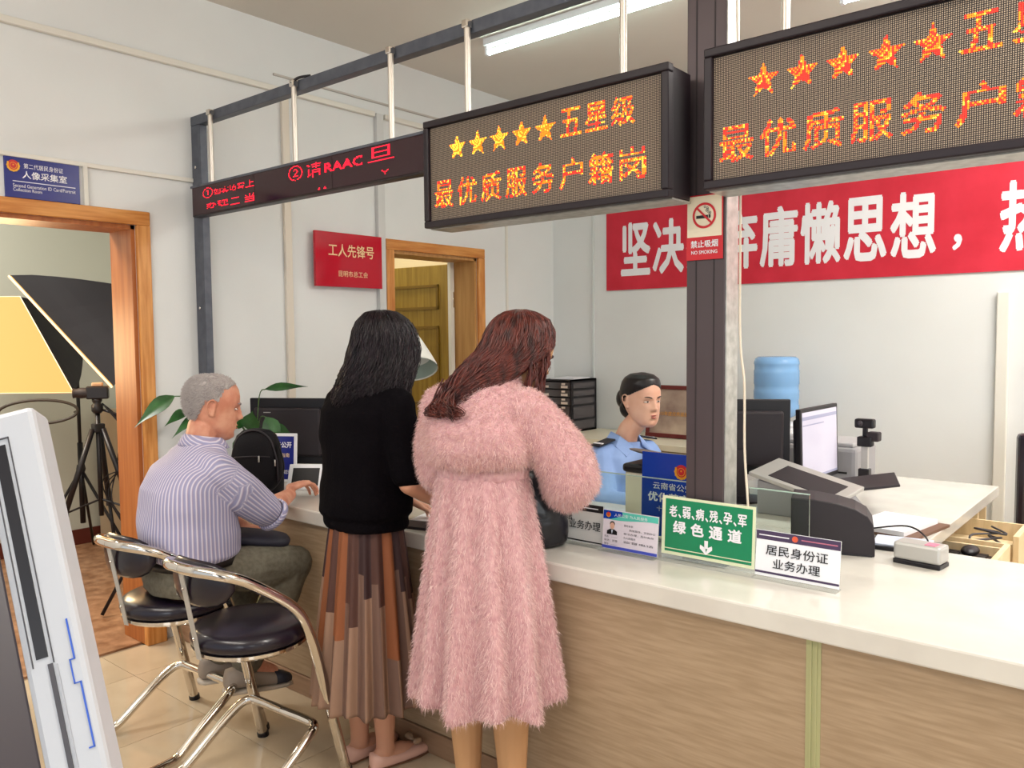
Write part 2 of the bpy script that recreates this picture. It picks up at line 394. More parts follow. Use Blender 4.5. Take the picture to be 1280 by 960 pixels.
def emblem(pl, a, b, r, c, parent):
    mb = MB(); pl.disc(mb, a, b, r, r*1.0, c, mi=1); pl.annulus(mb, a, b-r*0.02, r*0.74, r*1.06, c+0.0006, mi=0, a0=math.radians(150), a1=math.radians(390))
    for k in range(9):
        t = math.radians(150+240*k/8); pl.disc(mb, a+r*0.98*math.cos(t), b+r*0.98*math.sin(t), r*0.16, r*0.16, c+0.0008, 8, 0)
    sh = [(-.45, .35), (0, .52), (.45, .35), (.42, -.25), (0, -.6), (-.42, -.25)]
    mb.add([pl.p(a+x*r, b+y*r, c+0.001) for x, y in sh], [tuple(reversed(range(6)))], 1)
    pl.annulus(mb, a, b, r*0.50, r*0.58, c+0.0012, 18, 0); pl.disc(mb, a, b+r*0.12, r*0.14, r*0.14, c+0.0014, 5, 0)
    return mb.build('emblem', [m_goldm, m_red], parent, fix=False)

# ================================================================= SETTING
WX = -3.92; BY = 5.183; CZ = 3.21; SX = -6.25; TH = 0.22
def struct(mb, name, m, **k):
    o = mb.build(name, m, None, **k); o['kind'] = 'structure'; return o
# floor with its tiles
fl = struct(MB().box((WX-TH, -3.2, -0.08), (4.2, BY+0.1, -0.012)), 'floor', m_grout)
tile = None
gap = 0.0025
for i in range(14):
    for j in range(14):
        x0 = -3.59 - 0.6 + 0.6*i; y0 = 1.64 - 4.8 + 0.6*j
        xa, xb, ya, yb = max(x0, WX), min(x0+0.6, 4.1), max(y0, -3.1), min(y0+0.6, BY)
        if xb-xa < 0.05 or yb-ya < 0.05: continue
        full = abs(xb-xa-0.6) < 1e-6 and abs(yb-ya-0.6) < 1e-6
        if full and tile is not None:
            o = bpy.data.objects.new('tile', tile.data); COL.objects.link(o); o.parent = fl; o.location = (xa, ya, 0); ROOTLOC[o] = V(0, 0, 0); o.modifiers.clear()
        else:
            t = MB().box((gap/2, gap/2, -0.012), (xb-xa-gap/2, yb-ya-gap/2, 0)).build('tile', m_tile, fl); t.location = (xa, ya, 0)
            if full: tile = t
struct(MB().box((SX-0.1, -3.2, -0.08), (WX-0.05, BY+0.1, -0.002)), 'floor_studio', m_brownfloor)
struct(MB().box((SX-0.1, -3.2, CZ), (4.2, BY+0.3, CZ+0.1)), 'ceiling', m_ceil)
struct(MB().box((SX-0.1, BY, 0), (4.2, BY+0.15, CZ)), 'wall_back', m_wall)
struct(MB().box((4.1, -3.2, 0), (4.25, BY, CZ)), 'wall_right', m_wall)
# left wall pierced by two doorways
D1 = (0.93, 1.87); D2 = (3.50, 4.285); DH = 2.04
wl = MB()
wl.box((WX-TH, -3.2, 0), (WX, D1[0], CZ)).box((WX-TH, D1[1], 0), (WX, D2[0], CZ)).box((WX-TH, D2[1], 0), (WX, BY, CZ))
wl.box((WX-TH, D1[0], DH), (WX, D1[1], CZ)).box((WX-TH, D2[0], DH), (WX, D2[1], CZ))
struct(wl, 'wall_left', m_wall)
struct(MB().box((SX-0.12, -3.2, 0), (SX, BY, CZ)), 'wall_studio', m_studio)
struct(MB().box((SX, 3.05, 0), (WX-TH, 3.15, CZ)), 'wall_studio_partition', m_studio)
struct(MB().box((SX, -1.6, 0), (WX-TH, -1.5, CZ)), 'wall_studio_near', m_studio)
struct(MB().box((SX, -1.5, 0), (SX+0.015, 3.05, 0.11)), 'baseboard_studio', mat('dark_red_skirting', (92, 36, 26), rough=0.5))
# ledge on the left wall and trunking
def prof_y(name, x, z0, z1, y0, y1, m=m_trimw): return struct(MB().box((x, y0, z0), (x+0.03, y1, z1)), name, m, bevel=0.004)
prof_y('trim_1', WX, 2.835, 2.865, -1, 3.36); prof_y('trim_2', WX, 2.835, 2.865, 3.44, 5.18)
struct(MB().box((WX, -1, 2.28), (WX+0.018, 2.17, 2.30)), 'trim_3', m_trimw, bevel=0.003)
struct(MB().box((WX, 2.66, 2.925), (WX+0.012, 5.1, 2.937)), 'trim_4', mat('grey_conduit', (190, 184, 176)), bevel=0.002)
struct(MB().box((WX, 2.70, 0.8), (WX+0.022, 2.745, 2.835)), 'trim_5', mat('warm_trunking', (220, 210, 196), rough=0.5), bevel=0.003)
struct(MB().box((WX, 3.37, 0.8), (WX+0.03, 3.425, 2.86)), 'trim_6', mat('pale_grey_trunking', (208, 208, 206), rough=0.5), bevel=0.003)
struct(MB().box((WX, 4.60, 0.0), (WX+0.012, 4.62, 2.6)), 'trim_7', m_trimw, bevel=0.002)
struct(MB().box((WX+0.02, 1.637, 2.10), (WX, 1.655, 2.285)), 'trim_11', m_trimw)
struct(MB().box((-3.55, BY-0.012, 0.8), (-3.53, BY, 3.0)), 'trim_8', mat('back_trunking', (206, 210, 208), rough=0.5), bevel=0.002)
struct(MB().box((-0.86, BY-0.03, 0.3), (-0.80, BY, 1.71)), 'trim_9', m_trimw, bevel=0.005)
# door casings
def casing(n, y0, y1, label_m, tw=0.066, jm=m_jamb, foot=False):
    d = thing('door_%d' % n, None, None, (WX, (y0+y1)/2, 0)); d['kind'] = 'structure'
    H = DH; fx0, fx1 = WX, WX+0.025
    MB().box((fx0, y1, 0), (fx1, y1+tw, H+0.0)).build('side_casing', m_frame, d, bevel=0.004)
    MB().box((fx0, y0-tw, 0), (fx1, y0, H+0.0)).build('side_casing', m_frame, d, bevel=0.004)
    MB().box((fx0, y0-tw, H), (fx1, y1+tw, H+tw)).build('head_casing', m_framex, d, bevel=0.004)
    MB().box((WX-TH, y1-0.02, 0), (WX, y1, H)).build('jamb', jm, d)
    MB().box((WX-TH, y0, 0), (WX, y0+0.02, H)).build('jamb', jm, d)
    MB().box((WX-TH, y0, H-0.02), (WX, y1, H)).build('head_jamb', jm, d)
    return d
d1 = casing(1, D1[0], D1[1], 0)
MB().box((WX, D1[1]-0.025, 0), (WX+0.04, D1[1]+0.072, 0.16)).build('plinth_block', m_frame, d1, bevel=0.004)
d2 = casing(2, D2[0], D2[1], 0, jm=m_jamb2)
# the open leaf of door 2, swung into the room beyond
hinge = V(WX-TH-0.0, D2[1]-0.05, 0); ang = math.radians(183)
lp = Plane(hinge + V(math.cos(ang), math.sin(ang), 0)*0.76 + V(0, 0, 0.01), V(-math.cos(ang), -math.sin(ang), 0))
mb = MB(); lp.box(mb, 0, 0, 0.76, 2.0, -0.04, 0); lf = mb.build('leaf', m_olive, d2, bevel=0.003)
for (b0, b1) in ((1.68, 1.86), (0.98, 1.56), (0.15, 0.85)):
    mb = MB()
    for q in ((0.1, b0, 0.66, b0+0.02), (0.1, b1-0.02, 0.66, b1), (0.1, b0, 0.12, b1), (0.64, b0, 0.66, b1)): lp.box(mb, *q, 0.0, 0.012)
    mb.build('moulding', mat('olive_moulding', (120, 90, 22), rough=0.4), lf)
mb = MB(); lp.box(mb, 0.0, 1.585, 0.24, 1.66, 0.001, 0.012); np_ = mb.build('name_plate', m_paper, lf)
lp.text('办公室', 0.05, 1.60, 0.21, 1.645, 0.014, m_blue, lf)
mb = MB(); lp.box(mb, 0.765, 0, 0.79, 2.02, -0.02, 0.02); mb.build('light_slit', m_trimw, d2)  # white strip stands for light through the gap at the hinge
for z in (1.7, 0.4):
    MB().tube([V(WX-TH+0.02, D2[1]-0.035, z), V(WX-TH+0.02, D2[1]-0.035, z+0.11)], 0.011).build('hinge', m_chrome, d2, smooth=True)
struct(MB().box((SX, 4.75, 0), (WX-TH, 4.85, CZ)), 'wall_inner_office', mat('inner_wall', (200, 180, 140), rough=0.8))

# ================================================================= WALL SIGNS
def board(name, label, cat, pl, wd, ht, th, m, bevel=0.002, loc=None):
    t = thing(name, label, cat, loc or pl.p(wd/2, 0, 0)); mb = MB(); pl.box(mb, 0, 0, wd, ht, 0, th); mb.build('panel', m, t, bevel=bevel); return t
pl = Plane((WX+0.002, 1.317, 2.108), (0, 1, 0)); W_, H_ = 0.305, 0.184
t = board('room_sign', 'dark blue room sign with badge and white characters above the studio doorway', 'sign', pl, W_, H_, 0.01, m_blue)
emblem(pl, 0.034, 0.135, 0.024, 0.0115, t)
pl.text('第二代居民身份证', 0.075, 0.128, 0.235, 0.150, 0.0115, m_white, t)
pl.text('人像采集室', 0.068, 0.085, 0.250, 0.118, 0.0115, m_white, t, 0.012)
mb = MB(); pl.box(mb, 0.03, 0.069, 0.285, 0.072, 0.0105, 0.0118); mb.build('rule_line', m_white, t)
pl.text('Second Generation ID Card/Portrait', 0.03, 0.045, 0.285, 0.060, 0.0115, m_white, t)
pl.text('Collection Room', 0.03, 0.028, 0.145, 0.042, 0.0115, m_white, t)

pl = Plane((WX+0.034, 2.875, 1.79), (0, 1, 0)); W_, H_ = 0.495, 0.315
t = board('honour_plaque', 'glossy red acrylic honour plaque with pale gold brush characters beside the inner door', 'plaque', pl, W_, H_, 0.02, m_plaque)
pl.text('工人先锋号', 0.09, 0.175, 0.43, 0.25, 0.0215, m_gold, t, 0.01)
pl.text('昆明市总工会', 0.16, 0.06, 0.38, 0.095, 0.0215, m_gold, t)

pl = Plane((-3.415, BY-0.006, 1.823), (1, 0, 0)); W_, H_ = 4.4, 0.587
t = board('red_banner', 'long red cloth banner with big white characters on the back wall', 'banner', pl, W_, H_, 0.004, m_banner, 0)
def bchar(c, a0, a1): pl.text(c, a0, 0.10, a1, 0.485, 0.0055, m_white, t, 0.03)
x = 0.075
XS = {}
for i, ch in enumerate('坚决摒弃庸懒思想'):
    bchar(ch, 0.127+0.2665*i, 0.127+0.2665*i+0.250)
pl.text('，', 2.325, 0.13, 2.375, 0.22, 0.0055, m_white, t, 0.03)
for i, ch in enumerate('热情服务群'): bchar(ch, 2.555+0.2665*i, 2.805+0.2665*i)

# ================================================================= OVERHEAD FRAME
FY = 2.17
t = thing('gantry_frame', 'blue-grey steel gantry with a thin wall post and long overhead beam above the counter', 'frame', (-3.88, FY, 0.8))
MB().box((-3.915, FY+0.001, 0.8), (-3.83, FY+0.04, 2.558)).build('wall_post', m_steel, t, bevel=0.003)
MB().box((-3.915, FY, 2.558), (3.5, FY+0.045, 2.605)).build('beam', m_steel, t, bevel=0.003)
for z in (1.65, 2.35, 1.2):
    MB().lathe((-3.87, FY-0.004, z), [(0.008, 0), (0.007, 0.004), (0.002, 0.006)], 10, V(0, -1, 0)).build('bolt', m_chrome, t, smooth=True)
# centre post with grooves
PX0, PX1, PY0, PY1 = -1.20, -1.072, 2.255, 2.335
t = thing('centre_post', 'dark bronze fluted post standing on the counter between the two large signs', 'post', ((PX0+PX1)/2, (PY0+PY1)/2, 0.8))
MB().box((PX0, PY0, 0.8), (PX1-0.003, PY1, CZ-0.002)).build('shaft', m_post, t, bevel=0.003)
for x in (PX0+0.03, PX0+0.088): MB().box((x, PY0-0.0015, 0.8), (x+0.004, PY0+0.001, CZ-0.003)).build('groove', m_postgroove, t)
MB().box((PX1-0.003, PY0+0.004, 0.8), (PX1+0.001, PY1, CZ-0.002)).build('side_channel', m_alu, t)
MB().box((PX0-0.008, PY0-0.01, 0.8), (PX1+0.008, PY1+0.008, 0.83)).build('base_collar', m_blackpl2, t, bevel=0.003)
# steel hanging rods, each clamped to the beam
def rod(x, z1, lab):
    t = thing('hanging_rod', lab, 'rod', (x, FY-0.016, z1), 'steel rods carrying the LED signs')
    MB().tube([V(x, FY-0.016, z1), V(x, FY-0.016, 2.575)], 0.0115, 12).build('tube', m_rod, t, smooth=True, autosmooth=50)
    MB().box((x-0.014, FY-0.032, 2.572), (x+0.014, FY-0.001, 2.60)).build('clamp', m_chrome, t, bevel=0.004)
for x, z1, lab in ((-3.70, 2.25, 'short steel rod nearest the wall post, holding up the thin LED strip'),
              (-3.02, 2.25, 'steel rod with a black cable tie holding the middle of the thin LED strip'),
              (-2.40, 2.25, 'steel rod just before the thin LED strip meets the first large sign'),
              (-2.00, 2.26, 'steel rod holding the upper corner of the five-star sign'),
              (-1.36, 2.26, 'steel rod beside the bright ceiling tube, holding the five-star sign near the post'),
              (-0.86, 2.27, 'steel rod above the sign right of the centre post')): rod(x, z1, lab)
tg = MB().tube(smoothpath([V(-3.02, FY-0.03, 2.585), V(-3.0, FY-0.006, 2.61), V(-2.95, FY+0.02, 2.615)], 5), 0.006, 6).build('cable_tie', m_blackpl, loc=(-3.0, FY, 2.6), smooth=True)
tag(tg, 'black cable looped over the beam above the second steel rod', 'cable')

# ---- LED matrix signs
STAR = [(math.sin(2*PI*k/10)*(1 if k % 2 == 0 else 0.42), math.cos(2*PI*k/10)*(1 if k % 2 == 0 else 0.42)) for k in range(10)]
def raster(items, wd, ht, pitch):
    """items: (string or 'STAR', a0,b0,a1,b1). returns lit boolean grid"""
    nx, ny = int(wd/pitch), int(ht/pitch); lit = np.zeros((ny, nx), bool); which = np.zeros((ny, nx), int)
    for q, (s, a0, b0, a1, b1, bold) in enumerate(items):
        if s == 'STAR': vs = np.array([((x*0.5/0.951+0.5), (y+0.81)/1.81, 0) for x, y in STAR]); fs = [(i, (i+1) % 10, 10) for i in range(10)]; vs = np.vstack([vs, [(0.5, 0.45, 0)]])
        else: vs, fs = text_raw(s, bold)
        pts = [V(a0+(a1-a0)*v[0], b0+(b1-b0)*v[1], 0) for v in vs]; tree = BVHTree.FromPolygons(pts, fs)
        for j in range(max(0, int(b0/pitch)-1), min(ny, int(b1/pitch)+2)):
            for i in range(max(0, int(a0/pitch)-1), min(nx, int(a1/pitch)+2)):
                if tree.ray_cast(V((i+.5)*pitch, (j+.5)*pitch, 1), V(0, 0, -1))[0] is not None: lit[j, i] = True; which[j, i] = q
    return lit, which
def led_dots(pl, wd, ht, pitch, items, parent, mats, colour, c=0.001, unlit=True, r=0.38, rl=0.52):
    lit, which = raster(items, wd, ht, pitch); ny, nx = lit.shape; vs = []; fs = []; mi = []
    for j in range(ny):
        for i in range(nx):
            L_ = lit[j, i]
            if not L_ and not unlit: continue
            q = pitch*(rl if L_ else r); a, b = (i+.5)*pitch, (j+.5)*pitch; n = len(vs)
            for k in range(4 if not L_ else 6):
                m_ = 4 if not L_ else 6; th = 2*PI*(k+.5)/m_; vs.append(pl.p(a+q*math.cos(th), b+q*math.sin(th), c+(0.0006 if L_ else 0)))
            m_ = 4 if not L_ else 6
            for k in range(1, m_-1): fs.append((n, n+k, n+k+1)); mi.append(colour(i, j, which[j, i], ny) if L_ else 0)
    o = from_np('diode_matrix', np.array([v[:] for v in vs]), np.array(fs), mats, parent, np.array(mi)); o['kind'] = 'stuff'; return o
def led_sign(name, label, x0, x1, z0, z1, y, dep, pitch, items, colour, fr=0.024):
    t = thing(name, label, 'sign', ((x0+x1)/2, y, z0))
    MB().box((x0+0.004, y+0.006, z0+0.004), (x1-0.004, y+dep, z1-0.004)).build('casing', m_ledframe, t, bevel=0.004)
    MB().box((x0, y-0.012, z1-fr), (x1, y+0.02, z1)).build('frame_rail', m_ledframe, t, bevel=0.004)
    MB().box((x0, y-0.012, z0), (x1, y+0.02, z0+fr)).build('frame_rail', m_ledframe, t, bevel=0.004)
    for a in (x0, x1-fr): MB().box((a, y-0.012, z0+fr), (a+fr, y+0.02, z1-fr)).build('frame_stile', m_ledframe, t, bevel=0.004)
    MB().box((x0+fr, y+0.004, z0+fr), (x1-fr, y+0.012, z1-fr)).build('backing', m_ledback, t)
    MB().box((x0+0.004, y+0.02, z0-0.003), (x1-0.004, y+dep, z0+0.003)).build('bottom_plate', m_alu, t)
    pl = Plane((x0+fr, y+0.003, z0+fr), (1, 0, 0))
    led_dots(pl, x1-x0-2*fr, z1-z0-2*fr, pitch, items, t, [m_unlit, m_lit_o, m_lit_y, m_lit_r], colour)
    return t
def col1(i, j, q, ny):
    k = (i*7+j*13+q*5+(i*j) % 11) % 10
    if q < 5: return 2 if (k + (5-q)) > 8 else 1
    return 2 if k > 7 else (3 if (k < 3 or (j % 9 < 2)) else 1)
def col2(i, j, q, ny):
    k = (i*7+j*13+q*5+(i*j) % 11) % 10
    return 2 if k > 8 else (3 if k < 5 else 1)
def sign_items(sc, ss, tc, ts, rc, rs, cw, row2):
    """centres and steps of the stars, the top characters and the lower row, in metres along the panel"""
    it = [('STAR', sc+k*ss-0.042, 0.205, sc+k*ss+0.042, 0.289, 0) for k in range(5)]
    for k, ch in enumerate('五星级'): it.append((ch, tc+k*ts-0.041, 0.206, tc+k*ts+0.041, 0.289, 0.015))
    for k, ch in enumerate(row2): it.append((ch, rc+k*rs-cw/2, 0.043, rc+k*rs+cw/2, 0.137, 0.012))
    return it
LX0, LX1, LZ0, LZ1 = -2.163, -1.17, 1.887, 2.265
led_sign('five_star_sign', 'black framed LED sign left of the post, orange stars and characters, its end face showing', LX0, LX1, LZ0, LZ1, 2.10, 0.13, 0.00476,
         sign_items(0.133, 0.0968, 0.621, 0.095, 0.066, 0.111, 0.090, '最优质服务户籍岗'), col1)
led_sign('service_sign', 'larger looking LED sign right of the post, red stars, cut off by the picture edge', -1.062, 0.20, 1.893, 2.272, 2.10, 0.13, 0.00476,
         sign_items(0.141, 0.101, 0.643, 0.103, 0.066, 0.1156, 0.098, '最优质服务户籍岗'), col2)
# thin red ticker
t = thing('led_ticker', 'long thin LED strip with scrambled red characters hung below the beam near the wall', 'sign', (-3.0, 2.12, 2.09))
TX0, TX1, TZ0, TZ1, TY = -3.825, -2.168, 2.092, 2.24, 2.115
MB().box((TX0, TY, TZ0), (TX1, TY+0.052, TZ1)).build('casing', m_ledframe, t, bevel=0.006)
MB().box((TX0+0.012, TY-0.003, TZ0+0.008), (TX1, TY+0.001, TZ1-0.008)).build('front_panel', m_redpanel, t)
MB().box((TX0-0.002, TY-0.006, TZ1-0.008), (TX1, TY+0.03, TZ1+0.002)).build('top_rail', m_steel, t)
for x in (-3.28, -2.72): MB().box((x, TY-0.0045, TZ0+0.008), (x+0.003, TY-0.002, TZ1-0.008)).build('seam', m_ledback, t)
pl = Plane((TX0+0.012, TY-0.0032, TZ0+0.008), (1, 0, 0))
it = [('①', .10, .070, .19, .118, .0), ('如实填写', .20, .076, .46, .106, 0), ('上', .47, .078, .54, .112, 0), ('办理', .13, .018, .32, .046, 0), ('二', .34, .016, .42, .044, 0), ('当', .46, .012, .54, .050, 0),
      ('②', .80, .062, .90, .124, .0), ('请', .92, .062, 1.03, .118, 0), ('RAAC', 1.05, .068, 1.29, .106, 0.02), ('旦', 1.32, .068, 1.47, .124, .0), ('..', 1.0, .006, 1.06, .012, 0), ('Y', 1.40, .012, 1.44, .03, 0)]
led_dots(pl, TX1-TX0-0.012, TZ1-TZ0-0.016, 0.0046, it, t, [m_unlit, m_lit_c], lambda i, j, q, ny: 1, unlit=False, rl=0.55)

# no smoking sign on the post
pl = Plane((PX0+0.002, PY0-0.004, 1.718), (1, 0, 0)); W_, H_ = 0.119, 0.192
t = board('no_smoking_sign', 'small cream and red no smoking sign fixed to the dark post', 'sign', pl, W_, H_, 0.002, m_red)
mb = MB(); pl.box(mb, 0.004, 0.068, W_-0.004, H_-0.004, 0.002, 0.003); mb.build('upper_field', m_cream, t)
mb = MB(); pl.annulus(mb, 0.060, 0.130, 0.031, 0.038, 0.0045)
c45 = math.sqrt(.5); mb.add([pl.p(0.060+a*c45-b*c45*-1, 0.130+(-a*c45+b*c45), 0.0047) for a, b in ((-0.034, -0.003), (0.034, -0.003), (0.034, 0.003), (-0.034, 0.003))], [(0, 1, 2, 3)])
mb.build('prohibition_ring', m_red, t, fix=False)
mb = MB(); pl.box(mb, 0.034, 0.122, 0.072, 0.131, 0.0035, 0.0042); pl.box(mb, 0.074, 0.122, 0.08, 0.131, 0.0035, 0.0042); mb.build('cigarette_mark', m_black, t)
mb = MB()
for k in range(7): pl.annulus(mb, 0.077-0.002*k+0.004*math.sin(k*1.7), 0.134+0.0035*k, 0.0022, 0.0036, 0.0042, 10)
mb.build('smoke_mark', m_grey, t, fix=False)
pl.text('禁止吸烟', 0.016, 0.036, 0.104, 0.058, 0.0032, m_white, t, 0.02)
pl.text('NO SMOKING', 0.018, 0.017, 0.102, 0.028, 0.0032, m_white, t, 0.01)

# ceiling tube lamps
def tube_lamp(x0, x1, y, label):
    t = thing('ceiling_light', label, 'light', ((x0+x1)/2, y, 3.13))
    MB().box((x0, y-0.03, 3.17), (x1, y+0.03, CZ)).build('batten', m_whitepl, t, bevel=0.004)
    MB().tube([V(x0+0.02, y, 3.135), V(x1-0.02, y, 3.135)], 0.014, 12).build('tube', m_tube, t, smooth=True)
    for x in (x0, x1-0.02): MB().box((x, y-0.015, 3.118), (x+0.02, y+0.015, 3.18)).build('lamp_holder', m_whitepl, t, bevel=0.002)
tube_lamp(-3.23, -1.95, 3.64, 'glowing white fluorescent tube on the ceiling above the beam')
tube_lamp(-1.42, -0.2, 4.25, 'second fluorescent tube, just above the sign right of the post')

# ================================================================= COUNTER
HC = 0.80; CY0 = 1.975; CY1 = 2.84
t = thing('service_counter', 'long service counter with a white stone top over beige wood grain panels', 'counter', (-1.2, 2.4, 0))
MB().box((WX+0.002, CY0, HC-0.058), (2.6, CY1, HC)).build('worktop', m_slab, t, bevel=0.006)
MB().box((WX+0.002, 2.02, 0.0), (2.58, 2.035, HC-0.058)).build('carcass', m_kick, t)
MB().box((WX+0.002, CY1-0.04, 0.0), (2.58, CY1-0.02, HC-0.058)).build('back_panel', m_lightwood, t)
xs = [WX+0.004, -3.19, -2.46, -1.96+0.01, -0.729, 0.50, 1.73, 2.58]
xs = [WX+0.004, -3.19, -1.96, -0.729, 0.502, 1.733, 2.56]
for a, b in zip(xs[:-1], xs[1:]):
    MB().box((a+0.037 if a > WX+0.1 else a, 2.0, 0.085), (b, 2.02, HC-0.0585)).build('panel', m_panel, t)
    if b < 2.5:
        MB().box((b, 1.998, 0.085), (b+0.037, 2.02, HC-0.0585)).box((b+0.010, 1.995, 0.085), (b+0.015, 1.999, HC-0.0585)).box((b+0.023, 1.995, 0.085), (b+0.028, 1.999, HC-0.0585)).build('joint_strip', m_strip, t)
MB().box((WX+0.002, 1.992, 0.0), (2.58, 2.02, 0.082)).build('kick_board', m_kick, t, bevel=0.003)

# low glass screens on the counter
def glass(x0, x1, z1, y, label):
    g = thing('glass_screen', label, 'glass screen', ((x0+x1)/2, y, HC))
    MB().box((x0, y, HC), (x1, y+0.006, z1)).build('pane', m_glass, g)
    MB().box((x0, y-0.0005, z1), (x1, y+0.0065, z1+0.003)).build('polished_edge', m_glassedge, g)
    for x in (x0+0.05, x1-0.08): MB().box((x, y-0.012, HC), (x+0.03, y+0.018, HC+0.02)).build('foot_clip', m_silver, g, bevel=0.002)
glass(-1.78, -1.215, 1.012, 2.40, 'low clear glass screen left of the dark post, behind the name signs')
glass(-1.06, -0.872, 1.018, 2.40, 'low clear glass screen right of the dark post')

# ---- signs standing on the counter
def acrylic(name, label, x0, x1, y, z1, tilt=0.06, rot=0.0, foot=True):
    u = V(math.cos(rot), math.sin(rot), 0); back = V(-math.sin(rot), math.cos(rot), 0)
    v = (V(0, 0, 1) + back*tilt).normalized(); pl = Plane(V(x0, y, HC+0.006), u, v); wd = (x1-x0)/math.cos(rot); ht = (z1-HC-0.006)/v.z
    t = thing(name, label, 'sign', pl.p(wd/2, 0) - V(0, 0, 0.006))
    mb = MB(); pl.box(mb, 0, 0, wd, ht, -0.005, -0.0015); mb.build('acrylic_back', m_acryl, t)
    f = Plane(V(x0, y-0.025, HC), u, back); mb = MB(); f.box(mb, 0, 0, wd, 0.040, 0, 0.004); mb.build('acrylic_foot', m_acryl, t)
    return t, pl, wd, ht
# green channel sign
t, pl, wd, ht = acrylic('green_channel_sign', 'green sign with white characters and a down arrow on the counter', -1.268, -0.965, 2.225, 0.998, 0.05)
mb = MB(); pl.box(mb, 0, 0.012, wd, ht, -0.001, 0.001); mb.build('border', m_sgnedge, t)
mb = MB(); pl.box(mb, 0.012, 0.022, wd-0.008, ht-0.008, 0.001, 0.002); mb.build('field', m_green, t)
for k, ch in enumerate('老弱病残孕军'): pl.text(ch, 0.026+k*0.045, 0.130, 0.026+k*0.045+0.027, 0.166, 0.003, m_white, t, 0.03)
for k in range(5): pl.text('、', 0.026+k*0.045+0.031, 0.129, 0.026+k*0.045+0.041, 0.141, 0.003, m_white, t, 0.03)
for k, ch in enumerate('绿色通道'): pl.text(ch, 0.040+k*0.060, 0.080, 0.040+k*0.060+0.044, 0.119, 0.003, m_white, t, 0.035)
mb = MB(); mb.add([pl.p(0.152+x, 0.036+z, 0.003) for x, z in ((-.006, .036), (-.006, .016), (-.019, .022), (-.019, .013), (0, 0), (.019, .013), (.019, .022), (.006, .016), (.006, .036))], [(0, 1, 2, 3, 4), (4, 5, 6, 7, 1, 0, 8) if False else (4, 5, 6, 7)], 0)
mb.add([pl.p(0.152+x, 0.036+z, 0.003) for x, z in ((-.006, .012), (.006, .012), (.006, .036), (-.006, .036))], [(0, 1, 2, 3)])
mb.add([pl.p(0.152+x, 0.036+z, 0.0032) for x, z in ((-.02, .019), (0, 0), (.02, .019), (.02, .010), (0, -0.007), (-.02, .010))], [(0, 5, 4, 1), (1, 4, 3, 2)])
mb.build('arrow_mark', m_white, t, fix=False)
mb = MB(); pl.box(mb, 0.012, 0.030, wd-0.008, 0.0325, 0.002, 0.0028); mb.build('rule_line', m_sgnedge, t)
# resident id sign
t, pl, wd, ht = acrylic('id_card_sign', 'white sign with purple header and two rows of black characters, nearest the card reader', -0.962, -0.725, 2.225, 0.935, 0.10)
mb = MB(); pl.box(mb, 0, 0.0, wd, ht, -0.001, 0.001); mb.build('sheet', m_paper, t)
mb = MB(); pl.box(mb, 0.0, ht-0.026, wd, ht-0.001, 0.001, 0.0018); pl.box(mb, 0, 0.008, wd, 0.014, 0.001, 0.0018); mb.build('header_band', m_purple, t)
mb = MB(); pl.box(mb, 0.008, ht-0.015, 0.095, ht-0.012, 0.0018, 0.0024, 0); pl.box(mb, 0.13, ht-0.015, wd-0.008, ht-0.012, 0.0018, 0.0024, 1); mb.build('header_stripe', [m_paper, m_pink_bar], t)
mb = MB(); pl.disc(mb, 0.112, ht-0.0135, 0.0085, 0.0085, 0.003, 16); mb.build('round_badge', mat('orange_badge', (214, 90, 60), rough=0.5), t, fix=False)
pl.text('居民身份证', 0.030, 0.062, 0.205, 0.091, 0.0025, m_black, t, 0.004)
pl.text('业务办理', 0.052, 0.025, 0.185, 0.053, 0.0025, m_black, t, 0.004)
# staff notice
t, pl, wd, ht = acrylic('staff_notice', 'white staff notice with teal wave header and small portrait left of the green sign', -1.475, -1.272, 2.205, 0.930, 0.10)
mb = MB(); pl.box(mb, 0, 0.0, wd, ht, -0.001, 0.001); mb.build('sheet', mat('pinkish_paper', (226, 216, 224), rough=0.6), t)
mb = MB(); n = 16
top = [pl.p(wd*k/n, ht-0.002, 0.0016) for k in range(n+1)]; bot = [pl.p(wd*k/n, ht-0.026-0.005*math.sin(k/n*4.5+.6), 0.0016) for k in range(n+1)]
mb.add(top+bot, [(k, n+1+k, n+2+k, k+1) for k in range(n)], 0); mb.build('wave_header', m_teal, t, fix=False)
mb = MB(); mb.add([pl.p(0, ht-0.002, 0.002), pl.p(0, ht-0.030, 0.002), pl.p(0.03, ht-0.028, 0.002), pl.p(0.075, ht-0.014, 0.002), pl.p(0.07, ht-0.002, 0.002)], [(0, 1, 2, 3, 4)]); mb.build('header_corner', m_blue2, t, fix=False)
emblem(pl, 0.020, ht-0.015, 0.008, 0.0024, t)
pl.text('人民公安 为人民服务', 0.042, ht-0.019, 0.165, ht-0.009, 0.0026, m_paper, t)
mb = MB(); pl.box(mb, 0.0, 0.001, wd, 0.010, 0.001, 0.002); mb.build('blue_band', m_blueline, t)
mb = MB(); pl.disc(mb, 0.036, ht-0.050, 0.0085, 0.011, 0.0022, 14, 0); pl.disc(mb, 0.036, ht-0.044, 0.0095, 0.009, 0.0020, 14, 1)
mb.add([pl.p(0.036+x, ht-0.078+z, 0.0024) for x, z in ((-.019, 0), (.019, 0), (.019, .011), (.008, .017), (-.008, .017), (-.019, .011))], [tuple(range(6))], 1)
mb.add([pl.p(0.036+x, ht-0.063+z, 0.0027) for x, z in ((-.003, 0), (0, -.013), (.003, 0))], [(0, 1, 2)], 2)
mb.build('portrait_photo', [m_skin, m_black, m_paper2], t, fix=False)
